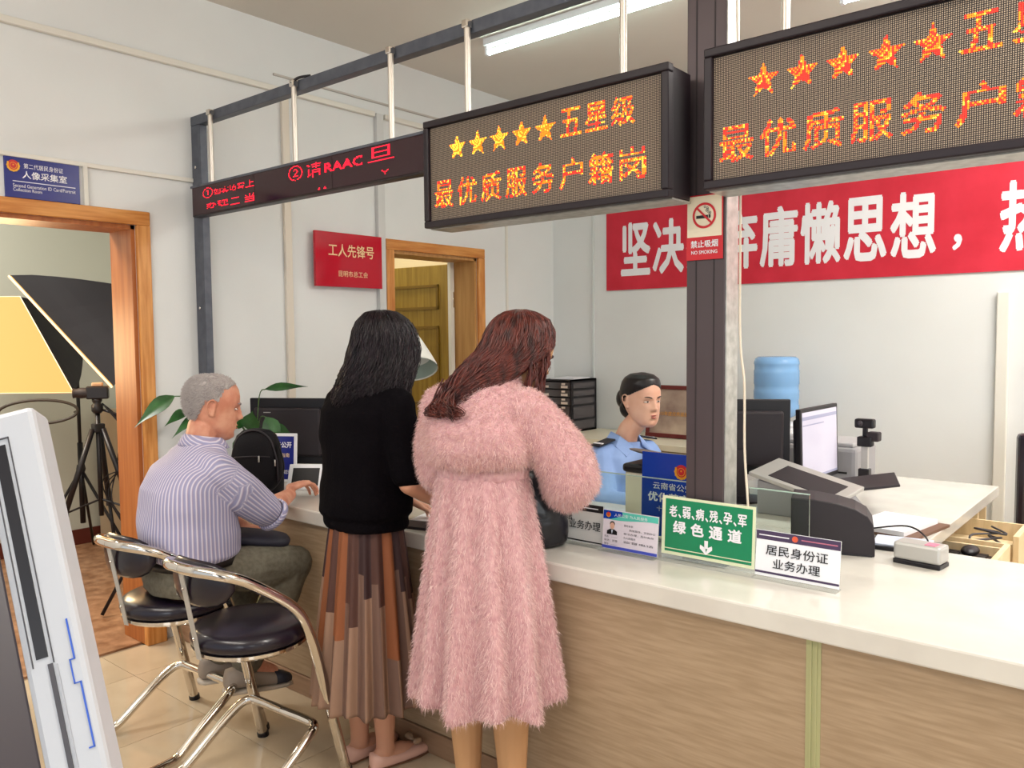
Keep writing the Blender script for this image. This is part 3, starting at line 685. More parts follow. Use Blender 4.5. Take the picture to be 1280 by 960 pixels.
for k, s in enumerate(('姓名：———', '职务：民警', '警号：———')): pl.text(s, 0.008, ht-0.090-k*0.012+0.001, 0.058, ht-0.083-k*0.012+0.001, 0.0022, m_grey, t)
for k, (s, a0, a1) in enumerate((('服务承诺：', .08, .115), ('热情服务，文明办公', .10, .195), ('依法办理，及时高效', .08, .19), ('为人民服务', .08, .125), ('监督电话', .08, .19))): pl.text(s, a0, ht-0.047-k*0.013, a1, ht-0.040-k*0.013, 0.0022, m_grey, t)
# partly hidden business sign
t, pl, wd, ht = acrylic('business_sign', 'grey-white counter sign with black header bar half hidden by the handbag', -1.72, -1.482, 2.215, 0.935, 0.08)
mb = MB(); pl.box(mb, 0, 0.0, wd, ht, -0.001, 0.001); mb.build('sheet', mat('grey_sheet', (206, 204, 200), rough=0.6), t)
mb = MB(); pl.box(mb, 0.0, ht-0.024, wd, ht, 0.001, 0.0018); pl.box(mb, 0, 0.004, wd, 0.008, 0.001, 0.0018); mb.build('header_band', m_black, t)
mb = MB(); pl.box(mb, 0.008, ht-0.014, wd-0.02, ht-0.011, 0.0018, 0.0024); mb.build('header_stripe', m_paper, t)
pl.text('户籍', 0.05, ht-0.060, 0.115, ht-0.032, 0.0025, m_black, t)
pl.text('业务办理', 0.105, ht-0.085, 0.230, ht-0.055, 0.0025, m_black, t, 0.004)
# blue poster
t, pl, wd, ht = acrylic('blue_poster', 'blue standing poster with gold badge tucked beside the dark post', -1.475, -1.20, 2.45, 1.092, 0.03)
mb = MB(); pl.box(mb, 0, 0.0, wd, ht, -0.001, 0.001); mb.build('sheet', m_blue2, t)
emblem(pl, 0.152, ht-0.058, 0.024, 0.002, t)
pl.text('云南省公安机关', 0.045, ht-0.125, 0.255, ht-0.101, 0.0015, m_white, t, 0.004)
pl.text('优化营商环境', 0.025, ht-0.168, 0.265, ht-0.135, 0.0015, m_white, t, 0.03)
pl.text('十项便民措施', 0.06, ht-0.20, 0.20, ht-0.182, 0.0015, m_paper2, t)

# ================================================================= DESK AND DEVICES
DX0, DX1, DY1 = -1.62, -0.674, 4.20
t = thing('staff_desk', 'cream staff desk running back from the counter, drawers pulled open under its edge', 'desk', (-1.15, 3.5, 0))
MB().box((DX0, CY1+0.002, HC-0.045), (DX1, DY1, HC)).build('desk_top', m_slab, t, bevel=0.003)
MB().box((DX0+0.05, DY1-0.06, 0), (DX1-0.04, DY1-0.04, HC-0.045)).build('rear_panel', m_lightwood, t)
MB().box((DX0+0.02, CY1+0.3, 0), (DX0+0.04, DY1-0.05, HC-0.045)).build('side_panel', m_lightwood, t)
MB().box((DX1-0.42, 3.86, 0), (DX1-0.02, 3.88, HC-0.045)).build('side_panel', m_lightwood, t)
MB().box((DX1-0.42, CY1+0.1, 0), (DX1-0.02, CY1+0.12, HC-0.045)).build('side_panel', m_lightwood, t)
def drawer(y0, y1, z0, z1, xout, zf0, zf1):
    d = MB().box((xout, y0-0.01, zf0), (xout+0.02, y1+0.01, zf1)).build('drawer', m_lightwood, t, bevel=0.002)
    MB().box((DX1-0.35, y0, z0), (xout, y0+0.012, z1)).box((DX1-0.35, y1-0.012, z0), (xout, y1, z1)).box((DX1-0.35, y0, z0), (xout, y1, z0+0.008)).build('drawer_box', m_lightwood, d)
    MB().lathe((xout+0.02, (y0+y1)/2, (zf0+zf1)/2), [(0.006, 0), (0.006, 0.012), (0.011, 0.016), (0.008, 0.022)], 12, V(1, 0, 0)).build('knob', m_silver, d, smooth=True)
drawer(3.46, 3.86, 0.63, 0.71, -0.505, 0.61, 0.745)
drawer(3.03, 3.43, 0.645, 0.70, -0.530, 0.64, 0.715)
# keyboard in the near drawer
k = thing('keyboard', 'black keyboard lying in the near open drawer', 'keyboard', (-0.66, 3.22, 0.653))
MB().box((-0.80, 3.05, 0.654), (-0.56, 3.40, 0.672)).build('case', m_blackpl, k, bevel=0.004)
kk = MB()
for i in range(5):
    for j in range(13): kk.box((-0.79+0.045*i, 3.056+0.026*j, 0.672), (-0.79+0.045*i+0.039, 3.056+0.026*j+0.022, 0.679))
o = kk.build('keys', m_blackpl, k); o['kind'] = 'stuff'
mo = tag(MB().ell((-0.62, 3.33, 0.698), (0.03, 0.055, 0.018)).build('computer_mouse', m_blackpl, loc=(-0.62, 3.33, 0.68), smooth=True), 'black mouse resting on the keyboard in the drawer', 'mouse')
cb = tag(MB().tube(smoothpath([V(-0.66, 3.06, 0.69), V(-0.62, 3.08, 0.72), V(-0.58, 3.12, 0.725), V(-0.555, 3.17, 0.70), V(-0.555, 3.21, 0.682)], 6), 0.004, 6).build('white_cable', m_whitepl, loc=(-0.58, 3.1, 0.68), smooth=True), 'short loop of white cable at the front of the keyboard drawer', 'cable')
pp = []
for q in range(6):
    a = q*1.3; pp += [V(-0.62+0.06*math.cos(a), 3.66+0.10*math.sin(a*1.4), 0.655+0.008*q), V(-0.64+0.05*math.sin(a), 3.72+0.07*math.cos(a), 0.66+0.008*q)]
tag(MB().tube(smoothpath(pp, 5), 0.0045, 6).build('coiled_cable', m_grey, loc=(-0.62, 3.7, 0.64), smooth=True), 'tangle of grey cable in the far open drawer', 'cable')
tag(MB().box((-0.70, 3.50, 0.639), (-0.56, 3.62, 0.650)).build('folded_cloth', m_paper, loc=(-0.6, 3.5, 0.639), bevel=0.004), 'folded white paper in the far open drawer', 'paper')

# black document box on the counter
pr_ = []
for k in range(13):
    a = PI/2*k/12; pr_.append((0.075*math.sin(a)-0.075, 0.055*math.cos(a)-0.055))
t = thing('document_scanner', 'black curved box-like document scanner standing behind the id card sign', 'scanner', (-0.88, 2.72, HC))
prof = [(-1.00, HC), (-1.00, HC+0.172), (-0.93, HC+0.170), (-0.86, HC+0.160), (-0.81, HC+0.147), (-0.775, HC+0.128), (-0.757, HC+0.100), (-0.752, HC+0.05), (-0.752, HC)]
su_ = V(0.95, 0.305, 0).normalized(); sn_ = V(-su_.y, su_.x, 0); so_ = V(-0.752, 2.635, 0)
mb = MB().poly([so_+su_*(x+0.752)+V(0, 0, z) for x, z in prof], sn_, 0.16); mb.build('body', m_blackpl2, t, bevel=0.004)
mb = MB().poly([so_+su_*(x+0.752)+sn_*-0.001+V(0, 0, z) for x, z in ((-0.99, HC), (-0.99, HC+0.006), (-0.76, HC+0.006), (-0.76, HC))], sn_, 0.15); mb.build('base_pad', m_blackpl, t)
# flat hinged tray in front of the monitor
t = thing('laptop_stand', 'open black laptop on a grey wedge tray behind the glass screen', 'laptop', (-1.08, 3.05, HC))
MB().poly([V(-1.30, 3.02, HC), V(-1.30, 3.02, HC+0.13), V(-1.0, 3.02, HC+0.085), V(-0.93, 3.02, HC)], V(0, 1, 0), 0.20).build('wedge', m_printer, t, bevel=0.004)
u = V(0.80, -0.10, -0.17).normalized(); v = V(0.25, 0.95, 0.12); v = (v - u*v.dot(u)).normalized(); o0 = V(-1.335, 3.02, 0.955)
lp = Plane(o0, u, v); mb = MB(); lp.box(mb, 0, 0, 0.36, 0.22, -0.012, 0.004); mb.build('base', m_silver, t, bevel=0.003)
mb = MB(); lp.box(mb, 0.07, 0.025, 0.32, 0.17, 0.004, 0.006); mb.build('key_area', m_blackpl2, t)
lp2 = Plane(V(-1.06, 3.17, 0.885), V(0.86, 0.45, 0.14), V(-0.35, 0.9, 0.1)); mb = MB(); lp2.box(mb, 0, 0, 0.24, 0.18, -0.006, 0.004); mb.build('keyboard_wing', m_blackpl2, t, bevel=0.003)

def monitor(name, label, c, right, wd, ht, tilt, lit, base_z, m=m_blackpl):
    """c: centre of the panel's lower edge; right: direction of the screen's right seen from its front"""
    r = Vector(right).normalized(); nrm = r.cross(V(0, 0, 1)); up = (V(0, 0, 1) - nrm*tilt).normalized()
    pl = Plane(Vector(c) - r*wd/2, r, up); t = thing(name, label, 'monitor', (c[0], c[1], base_z))
    mb = MB(); pl.box(mb, 0, 0, wd, ht, -0.022, 0.0); mb.build('bezel', m, t, bevel=0.004)
    mb = MB(); pl.box(mb, 0.07*wd, 0.12*ht, 0.93*wd, 0.86*ht, -0.05, -0.02); mb.build('rear_shell', m_blackpl2 if m is m_blackpl else m, t, bevel=0.012)
    mb = MB(); pl.box(mb, 0.016, 0.02, wd-0.016, ht-0.016, 0.0, 0.0012); mb.build('screen', m_screen if lit else m_darkglass, t)
    if lit:
        for q in ((0.016, ht-0.05, wd-0.016, ht-0.035), (0.02, ht-0.075, wd*0.6, ht-0.07), (0.016, 0.02, wd-0.016, 0.03)): mb = MB(); pl.box(mb, *q, 0.0012, 0.0018); mb.build('toolbar', m_screenbar, t)
    pc = pl.p(wd/2, ht*0.35, -0.05)
    MB().box((-0.025, -0.03, base_z-0.02), (0.025, 0.0, pc.z), R=frame_R(r, -nrm*-1, V(0, 0, 1)), c=(pc.x, pc.y, 0)).build('neck', m_blackpl2, t, bevel=0.004) if False else None
    b = Plane(V(pc.x, pc.y, 0) - r*0.03, r, V(0, 0, 1)); mb = MB(); b.box(mb, 0, base_z+0.008, 0.06, pc.z, -0.03, 0.0); mb.build('neck', m_blackpl2, t, bevel=0.004)
    R = frame_R(r, nrm, V(0, 0, 1)); mb = MB(); cc = V(pc.x, pc.y, base_z); mb.lathe(cc, [(0.11, 0), (0.11, 0.006), (0.09, 0.01), (0.03, 0.014)], 28); mb.build('foot', m_blackpl, t, smooth=True, autosmooth=40)
    return t, pl
# screen that faces the officer
monitor('desk_monitor', 'black monitor with a lit pale screen on the staff desk, seen nearly edge-on', (-1.235, 3.62, 0.845), V(-0.62, -0.78, 0) * -1, 0.44, 0.32, 0.10, True, HC) if False else None
rr = V(0.52, 0.85, 0)
t, pl = monitor('desk_monitor', 'black monitor with a lit pale screen on the staff desk, seen nearly edge-on', (-1.262, 3.61, 0.85), V(0.03, 1.0, 0), 0.42, 0.325, 0.03, True, HC)
# monitor showing its back beside the post
t, pl = monitor('rear_monitor', 'black monitor turned away beside the dark post, showing its plain back', (-1.50, 3.28, 0.90), V(-0.86, -0.50, 0), 0.42, 0.32, 0.04, False, HC)
# printer behind
t = thing('office_printer', 'wide grey printer at the back of the staff desk under the water bottle', 'printer', (-1.42, 4.0, HC))
MB().box((-1.60, 3.86, HC), (-1.19, 4.17, 0.965)).build('body', m_printer, t, bevel=0.02)
MB().box((-1.58, 3.88, 0.965), (-1.21, 4.15, 0.985)).build('lid', mat('printer_lid', (176, 174, 176), rough=0.5), t, bevel=0.006)
MB().box((-1.56, 3.855, 0.845), (-1.23, 3.862, 0.853)).build('slot', m_black, t)
MB().box((-1.58, 3.855, 0.925), (-1.50, 3.862, 0.931)).build('slot', m_black, t)
tag(MB().box((-1.50, 3.93, 0.986), (-1.36, 4.05, 1.035)).build('small_carton', mat('beige_carton', (224, 204, 178), rough=0.7), loc=(-1.43, 3.99, 0.986), bevel=0.003), 'small beige carton on top of the grey printer', 'box')
tag(MB().box((-1.60, 3.92, 1.0), (-1.54, 4.05, 1.02)).build('black_stapler', m_blackpl, loc=(-1.57, 4.0, 0.986), bevel=0.004), 'small black stapler at the end of the grey printer', 'stapler') if False else None
# webcam stand
t = thing('camera_stand', 'double webcam on a short steel post standing on the staff desk', 'webcam', (-1.12, 3.80, HC))
wx, wy = -1.14, 3.82
MB().box((wx-0.05, wy-0.04, HC), (wx+0.05, wy+0.04, HC+0.012)).build('base', m_blackpl, t, bevel=0.003)
MB().box((wx-0.015, wy-0.01, HC+0.012), (wx+0.015, wy+0.01, 1.02)).build('post', m_silver, t, bevel=0.002)
MB().box((wx-0.024, wy-0.02, 0.845), (wx+0.024, wy+0.02, 0.885)).build('lower_clamp', m_blackpl, t, bevel=0.004)
MB().box((wx-0.030, wy-0.025, 0.985), (wx+0.034, wy+0.02, 1.03)).build('middle_camera', m_blackpl, t, bevel=0.006)
MB().box((wx+0.01, wy-0.02, 1.01), (wx+0.062, wy+0.03, 1.052)).build('side_camera', m_blackpl2, t, bevel=0.006)
MB().box((wx-0.010, wy-0.01, 1.03), (wx+0.010, wy+0.01, 1.07)).build('swivel', m_blackpl, t, bevel=0.003)
MB().box((wx-0.042, wy-0.025, 1.068), (wx+0.042, wy+0.015, 1.110)).build('top_camera', m_blackpl, t, bevel=0.008)
MB().lathe((wx-0.015, wy-0.025, 1.09), [(0.012, 0), (0.010, 0.006)], 14, V(0, -1, 0)).build('lens', m_darkglass, t, smooth=True)
# card reader
t = thing('card_reader', 'small silver card reader with a pink mark on the counter', 'card reader', (-0.63, 2.68, HC))
rp = Plane(V(-0.712, 2.66, HC), V(0.885, -0.16, 0)*1.0, V(0, 0, 1)); rp2 = Plane(V(-0.695, 2.615, HC), V(0.98, -0.12, 0), V(0.12, 0.98, 0))
mb = MB(); rp2.box(mb, 0, 0, 0.135, 0.075, 0.0, 0.014); mb.build('base', m_blackpl, t, bevel=0.003)
mb = MB(); rp2.box(mb, 0, 0, 0.135, 0.075, 0.014, 0.066); mb.build('body', m_silver, t, bevel=0.008)
mb = MB(); rp2.box(mb, 0.086, 0.012, 0.116, 0.05, 0.066, 0.0675); mb.build('pink_mark', mat('pink_label', (220, 120, 150), rough=0.4), t)
tag(MB().tube(smoothpath([V(-0.62, 2.70, HC+0.03), V(-0.64, 2.78, HC+0.05), V(-0.72, 2.87, HC+0.06), V(-0.86, 2.93, HC+0.02), V(-0.95, 2.92, HC+0.005)], 6), 0.003, 6).build('reader_cable', m_blackpl, loc=(-0.7, 2.8, HC), smooth=True), 'thin black cable looping from the card reader', 'cable')
# papers and clipboard
def sheet(name, label, c, w_, h_, rot, z, th, m, cat='paper', group=None):
    u = V(math.cos(rot), math.sin(rot), 0); pl = Plane(V(c[0], c[1], z)-u*w_/2, u, V(-math.sin(rot), math.cos(rot), 0))
    mb = MB(); pl.box(mb, 0, -h_/2, w_, h_/2, 0, th); o = mb.build(name, m, loc=(c[0], c[1], z), bevel=0.0008 if th > 0.003 else 0); return tag(o, label, cat, group)
sheet('clipboard', 'brown clipboard under the paper stack beside the scanner', (-0.79, 3.08), 0.21, 0.30, -0.15, HC, 0.010, mat('brown_board', (110, 78, 60), rough=0.6), 'clipboard')
sheet('paper_stack', 'stack of white paper on the brown clipboard', (-0.815, 3.075), 0.19, 0.28, -0.15, HC+0.010, 0.016, m_paper)
sheet('black_folder', 'flat black folder sticking out behind the scanner', (-0.715, 2.82), 0.20, 0.15, 0.1, HC, 0.012, m_blackpl, 'folder')
sheet('loose_paper', 'pale blue sheet on the black folder next to the card reader', (-0.72, 2.825), 0.17, 0.13, 0.15, HC+0.012, 0.006, m_paper2)
# back credenza, drawers, frame, water
t = thing('credenza', 'cream low cabinet against the back wall under the drawer unit', 'cabinet', (-3.0, 4.9, 0))
MB().box((-3.90, 4.62, 0.745), (-2.30, BY-0.005, 0.785)).build('top', m_cred, t, bevel=0.003)
MB().box((-3.88, 4.66, 0.0), (-2.32, BY-0.01, 0.745)).build('body', m_credfr, t)
for i in range(4):
    d = MB().box((-3.87+0.39*i, 4.645, 0.08), (-3.87+0.39*i+0.38, 4.66, 0.735)).build('door', m_cred, t, bevel=0.002)
    MB().box((-3.87+0.39*i+0.33, 4.632, 0.45), (-3.87+0.39*i+0.345, 4.645, 0.57)).build('handle', m_silver, d, bevel=0.002)
t = thing('drawer_organiser', 'black desktop organiser with five smoky drawers on the cream cabinet', 'organiser', (-3.63, 4.98, 0.785))
ox, oy, ow, od, oh = -3.745, 4.80, 0.265, 0.33, 0.385
MB().box((ox, oy+0.006, 0.785), (ox+0.012, oy+od, 0.785+oh)).box((ox+ow-0.012, oy+0.006, 0.785), (ox+ow, oy+od, 0.785+oh)).box((ox, oy+0.006, 0.785), (ox+ow, oy+od, 0.797)).box((ox, oy+0.006, 0.785+oh-0.012), (ox+ow, oy+od, 0.785+oh)).box((ox, oy+od-0.01, 0.785), (ox+ow, oy+od, 0.785+oh)).build('casing', m_blackpl, t)
zz = [0.80, 0.880, 0.985, 1.045, 1.103, 1.158]
for i in range(5):
    z0, z1 = zz[i], zz[i+1]-0.008
    d = MB().box((ox+0.014, oy, z0), (ox+ow-0.014, oy+0.012, z1)).box((ox+0.02, oy+0.012, z0), (ox+ow-0.02, oy+od-0.02, z0+0.004)).build('drawer', m_draw, t, bevel=0.002)
    MB().box((ox+ow-0.085, oy-0.004, z0+0.006), (ox+ow-0.028, oy, z0+0.024)).build('paper_label', m_label, d)
    MB().box((ox+0.025, oy-0.004, z0+0.006), (ox+0.065, oy, z0+0.022)).build('paper_label', m_label, d)
    MB().box((ox+ow-0.08, oy-0.005, z1-0.018), (ox+ow-0.05, oy, z1-0.004)).build('finger_pull', m_label, d)
for i in range(5):
    z0, z1 = zz[i], zz[i+1]-0.014
    MB().box((ox+ow, oy+0.03, z0+0.004), (ox+ow+0.002, oy+od-0.03, z1)).build('side_window', m_draw, t)
sheet('top_papers', 'thin white papers on top of the black drawer organiser', (ox+ow*0.5, oy+0.18), 0.2, 0.25, 0.1, 0.785+oh, 0.008, m_paper)
t = thing('framed_certificate', 'mahogany framed certificate leaning on the cream cabinet behind the officer', 'frame', (-2.75, 5.05, 0.785))
pl = Plane(V(-2.945, 4.95, 0.787), V(1, 0, 0), V(0, 0.16, 1))
mb = MB(); pl.box(mb, 0, 0, 0.44, 0.36, -0.012, 0); mb.build('backing_board', m_mahog, t)
mb = MB()
for q in ((0, 0, .44, .028), (0, .332, .44, .36), (0, .028, .028, .332), (.412, .028, .44, .332)): pl.box(mb, *q, 0, 0.012)
mb.build('moulding', m_mahog, t, bevel=0.003)
mb = MB(); pl.box(mb, 0.028, 0.028, 0.412, 0.332, 0, 0.003); mb.build('picture_sheet', m_cert, t)
pl.text('2015年度优秀基层单位', 0.07, 0.15, 0.38, 0.18, 0.0045, m_amber, t, 0.01)
t = thing('water_dispenser', 'white water dispenser with a blue bottle against the back wall', 'water dispenser', (-1.97, 4.86, 0))
jx, jy = -1.975, 4.86
MB().box((jx-0.15, jy-0.15, 0), (jx+0.15, jy+0.15, 0.93)).build('cabinet', m_whitepl, t, bevel=0.02)
MB().lathe((jx, jy, 0.93), [(0.13, 0), (0.12, 0.02), (0.06, 0.03), (0.05, 0.05)], 28).build('collar', m_whitepl, t, smooth=True)
pr_ = [(0.03, 0.0), (0.05, 0.02), (0.115, 0.05), (0.132, 0.075)]
for z in (0.10, 0.19, 0.31): pr_ += [(0.134, z), (0.134, z+0.012), (0.1305, z+0.02), (0.1305, z+0.045), (0.134, z+0.055)]
pr_ += [(0.134, 0.37), (0.128, 0.395), (0.11, 0.408), (0.09, 0.405), (0.0, 0.40)]
MB().lathe((jx, jy, 0.945), pr_, 40).build('bottle', m_jug, t, smooth=True)
for x in (-0.05, 0.05): MB().box((jx+x-0.012, jy-0.185, 0.72), (jx+x+0.012, jy-0.15, 0.77)).build('tap', m_blue2 if x < 0 else m_red, t, bevel=0.003)
# chair back at the right edge
t = thing('office_chair', 'dark office chair beyond the open drawers, cut by the right picture edge', 'chair', (-0.36, 4.66, 0))
pl = Plane(V(-0.615, 4.29, 0.50), V(0.9, 0.3, 0), V(0, 0.02, 1)); mb = MB(); pl.box(mb, 0, 0, 0.48, 0.53, -0.08, 0); mb.build('backrest', m_vinyl, t, bevel=0.02)
MB().box((-0.60, 4.42, 0.42), (-0.12, 4.90, 0.50)).build('seat', m_vinyl, t, bevel=0.03)
MB().tube([V(-0.36, 4.66, 0.08), V(-0.36, 4.66, 0.42)], 0.03, 14).build('gas_lift', m_blackpl, t, smooth=True)
for k in range(5):
    a = 2*PI*k/5; MB().tube([V(-0.36, 4.66, 0.09), V(-0.36+0.28*math.cos(a), 4.66+0.28*math.sin(a), 0.07)], [0.03, 0.018], 8).ell((-0.36+0.29*math.cos(a), 4.66+0.29*math.sin(a), 0.03), (0.028, 0.028, 0.03)).build('leg', m_blackpl, t, smooth=True)
tag(MB().box((-1.42, 4.17, HC), (-0.98, 4.20, HC+0.012)).build('cable_flap', m_blackpl2, loc=(-1.2, 4.18, HC)), 'dark flat strip lying at the back edge of the staff desk', 'strip') if False else None
# small printer between officer and poster
t = thing('receipt_printer', 'small black and white slip printer behind the glass in front of the officer', 'printer', (-1.60, 2.62, HC))
MB().box((-1.635, 2.60, HC), (-1.47, 2.76, HC+0.185)).build('paper_bin', m_cred, t, bevel=0.004)
MB().box((-1.645, 2.59, HC+0.185), (-1.46, 2.77, HC+0.218)).build('top_cover', m_blackpl, t, bevel=0.012)
MB().tube([V(-1.54, 2.69, HC+0.21), V(-1.54, 2.69, HC+0.245)], 0.02).build('lid_post', m_blackpl, t)
MB().ell((-1.555, 2.70, HC+0.245), (0.115, 0.09, 0.010), R=Matrix.Rotation(math.radians(-10), 3, 'X') @ Matrix.Rotation(math.radians(6), 3, 'Y')).build('round_lid', mat('grey_lid', (110, 100, 98), rough=0.45), t, smooth=True)
# white cable hanging by the post
pts = [V(-1.045, 2.245, 3.20), V(-1.04, 2.245, 2.6), V(-1.037, 2.25, 2.28), V(-1.032, 2.262, 1.9), V(-1.036, 2.275, 1.5), V(-1.026, 2.285, 1.35), V(-1.03, 2.30, 1.15), V(-1.018, 2.30, 0.98), V(-1.02, 2.32, HC+0.004)]
tag(MB().tube(smoothpath(pts, 6), 0.0035, 6).build('hanging_cable', mat('ivory_cable', (220, 208, 190), rough=0.5), loc=(-1.02, 2.3, HC), smooth=True), 'thin ivory cable hanging down along the right of the dark post', 'cable')

# ---- things on the left part of the counter
def slanted_tablet(name, label, cat, p0, u, wd, ht, lean, m_b, m_s, bz, th=0.012, foot=True):
    u = Vector(u).normalized(); back = V(-u.y, u.x, 0); v = (V(0, 0, 1)+back*lean).normalized(); pl = Plane(p0, u, v)
    t = thing(name, label, cat, pl.p(wd/2, 0)); mb = MB(); pl.box(mb, 0, 0, wd, ht, -th, 0); mb.build('body', m_b, t, bevel=0.004)
    mb = MB(); pl.box(mb, bz, bz, wd-bz, ht-bz, 0, 0.001); mb.build('screen', m_s, t)
    if foot:
        q = pl.p(wd/2, ht*0.7, -th); mb = MB(); b = V(q.x, q.y, HC)+back*0.04
        mb.add([pl.p(wd*0.3, ht*0.7, -th), pl.p(wd*0.7, ht*0.7, -th), b+u*wd*0.2, b-u*wd*0.2] + [x+back*0.006 for x in (pl.p(wd*0.3, ht*0.7, -th), pl.p(wd*0.7, ht*0.7, -th), b+u*wd*0.2, b-u*wd*0.2)], [(0, 1, 2, 3), (7, 6, 5, 4), (0, 4, 5, 1), (1, 5, 6, 2), (2, 6, 7, 3), (3, 7, 4, 0)])
        mb.build('easel_leg', m_b, t)
    return t, pl
t, pl = slanted_tablet('signature_tablet', 'white tablet with a black screen propped on the counter by the old man', 'tablet', V(-3.185, 2.175, HC+0.002), V(0.80, 0.60, 0), 0.165, 0.125, 0.55, m_whitepl, m_black, 0.02)
t, pl = slanted_tablet('small_poster_stand', 'upright white framed stand with a dark blue leaflet behind the black bag', 'sign', V(-3.44, 2.235, HC+0.002), V(0.85, 0.52, 0), 0.155, 0.235, 0.10, m_whitepl, m_blue, 0.014)
pl.text('警务公开', 0.025, 0.165, 0.13, 0.195, 0.002, m_white, t, 0.02); pl.text('办事指南', 0.03, 0.12, 0.12, 0.14, 0.002, m_gold, t)
pl.text('请您评价', 0.09, 0.04, 0.135, 0.06, 0.002, m_white, t)
# black monitor seen from behind
t, pl = monitor('counter_monitor', 'large black monitor seen from behind on the counter beside the old man', (-3.665, 2.54, 0.835), V(-0.86, -0.50, 0), 0.43, 0.345, 0.0, False, HC)
mb = MB(); pl.box(mb, 0.30, 0.27, 0.34, 0.274, -0.0515, -0.0505); mb.build('logo_strip', m_silver, t)
tag(MB().tube(smoothpath([V(-3.40, 2.68, HC+0.12), V(-3.2, 2.70, HC+0.10), V(-3.0, 2.72, HC+0.15), V(-2.8, 2.74, HC+0.18), V(-2.7, 2.76, HC+0.004)], 6), 0.0035, 6).build('monitor_cable', m_blackpl, loc=(-3.1, 2.7, HC), smooth=True), 'thin black cable sagging behind the large monitor', 'cable')
# black shoulder bag
t = thing('shoulder_bag', 'upright black nylon bag with front zips standing on the counter', 'bag', (-3.19, 2.09, HC))
bu = V(0.80, 0.60, 0); bn = V(0.60, -0.80, 0); bc = V(-3.235, 2.062, HC); rr = []
for z, a, b, p in ((0, .10, .060, 3), (0.008, .112, .070, 3), (0.06, .114, .074, 3), (0.15, .108, .070, 3), (0.22, .102, .062, 3), (0.262, .086, .052, 2.8), (0.284, .060, .036, 2.4), (0.292, .02, .012, 2)):
    rr.append(ellring(bc+V(0, 0, z), bu*a, bn*b, 28, p))
MB().rings(rr).build('body', m_bag, t, smooth=True)
zp = [bc+bu*(-0.100)+bn*0.045+V(0, 0, 0.03), bc+bu*(-0.100)+bn*0.045+V(0, 0, 0.15), bc+bu*(-0.07)+bn*0.042+V(0, 0, 0.252), bc+bn*0.04+V(0, 0, 0.288), bc+bu*0.07+bn*0.042+V(0, 0, 0.255), bc+bu*0.104+bn*0.045+V(0, 0, 0.16), bc+bu*0.110+bn*0.045+V(0, 0, 0.05)]
MB().tube(smoothpath(zp, 6), 0.0045, 6).build('zip_seam', m_blackpl2, t, smooth=True)
MB().tube(smoothpath([bc+bu*-0.08+bn*0.066+V(0, 0, 0.17), bc+bn*0.0715+V(0, 0, 0.175), bc+bu*0.08+bn*0.062+V(0, 0, 0.172)], 5), 0.003, 6).build('pocket_zip', m_blackpl2, t, smooth=True)
for a, z in ((0.035, 0.15), (0.10, 0.13)):
    c_ = bc+bu*a+bn*(0.074 if a < .05 else 0.055)+V(0, 0, z); MB().tube([c_, c_+V(0, 0, 0.028)], 0.0035, 6).build('zip_pull', m_silver, t, smooth=True)
st = smoothpath([bc+bu*0.11+bn*0.02+V(0, 0, 0.22), bc+bu*0.135+bn*0.03+V(0, 0, 0.12), bc+bu*0.12+bn*0.075+V(0, 0, 0.05), bc+bu*0.06+bn*0.10+V(0, 0, 0.01), bc+bu*0.0+bn*0.10+V(0, 0, 0.006)], 6)
mb = MB(); n = len(st)
mb.add([p+V(0, 0, 0) for p in st]+[p+bn*0.022+V(0, 0, 0.004) for p in st]+[p+V(0, 0, 0.004) for p in st]+[p+bn*0.022+V(0, 0, 0.008) for p in st], [(k, k+1, n+k+1, n+k) for k in range(n-1)]+[(2*n+k, 3*n+k, 3*n+k+1, 2*n+k+1) for k in range(n-1)]+[(k, 2*n+k, 2*n+k+1, k+1) for k in range(n-1)]+[(n+k, n+k+1, 3*n+k+1, 3*n+k) for k in range(n-1)])
mb.build('strap', m_bag, t, smooth=True)
# pothos plant
t = thing('potted_pothos', 'trailing plant with broad dark leaves in a white pot behind the old man', 'plant', (-3.62, 2.30, HC))
pc = V(-3.62, 2.30, HC)
MB().lathe(pc, [(0.06, 0), (0.075, 0.01), (0.095, 0.14), (0.10, 0.15), (0.09, 0.15), (0.085, 0.135), (0, 0.13)], 28).build('pot', m_pot, t, smooth=True, autosmooth=40)
MB().lathe(pc+V(0, 0, 0.128), [(0.086, 0), (0.08, 0.006), (0.0, 0.008)], 20).build('soil', m_soil, t)
def leaf(base, tip, width, nrm, drop):
    base, tip = Vector(base), Vector(tip); ax = tip-base; ln = ax.length; ax /= ln; nrm = Vector(nrm); sd = ax.cross(nrm).normalized(); nn = sd.cross(ax)
    P = []; ws = [0.10, 0.62, 0.95, 1.0, 0.86, 0.62, 0.34, 0.12, 0.0]; n = len(ws)
    for k, w_ in enumerate(ws):
        tt = k/(n-1); c = base+ax*ln*tt - V(0, 0, drop*tt*tt) + nn*0.0
        P.append([c+sd*width*w_*s + nn*abs(s)*width*w_*0.22 for s in (-1, -0.5, 0, 0.5, 1)])
    vs = [p for r in P for p in r]; m_ = len(vs); fs = []
    for i in range(n-1):
        for j in range(4): fs.append((i*5+j, i*5+j+1, i*5+5+j+1, i*5+5+j))
    mb = MB(); mb.add(vs+[v+nn*0.0012 for v in vs], fs+[tuple(q+m_ for q in reversed(f)) for f in fs]); return mb.build('leaf', m_leaf, t, smooth=True, fix=False)
vr = (-V(0, 0, 0)).normalized() if False else V(0.5, 0.87, 0)
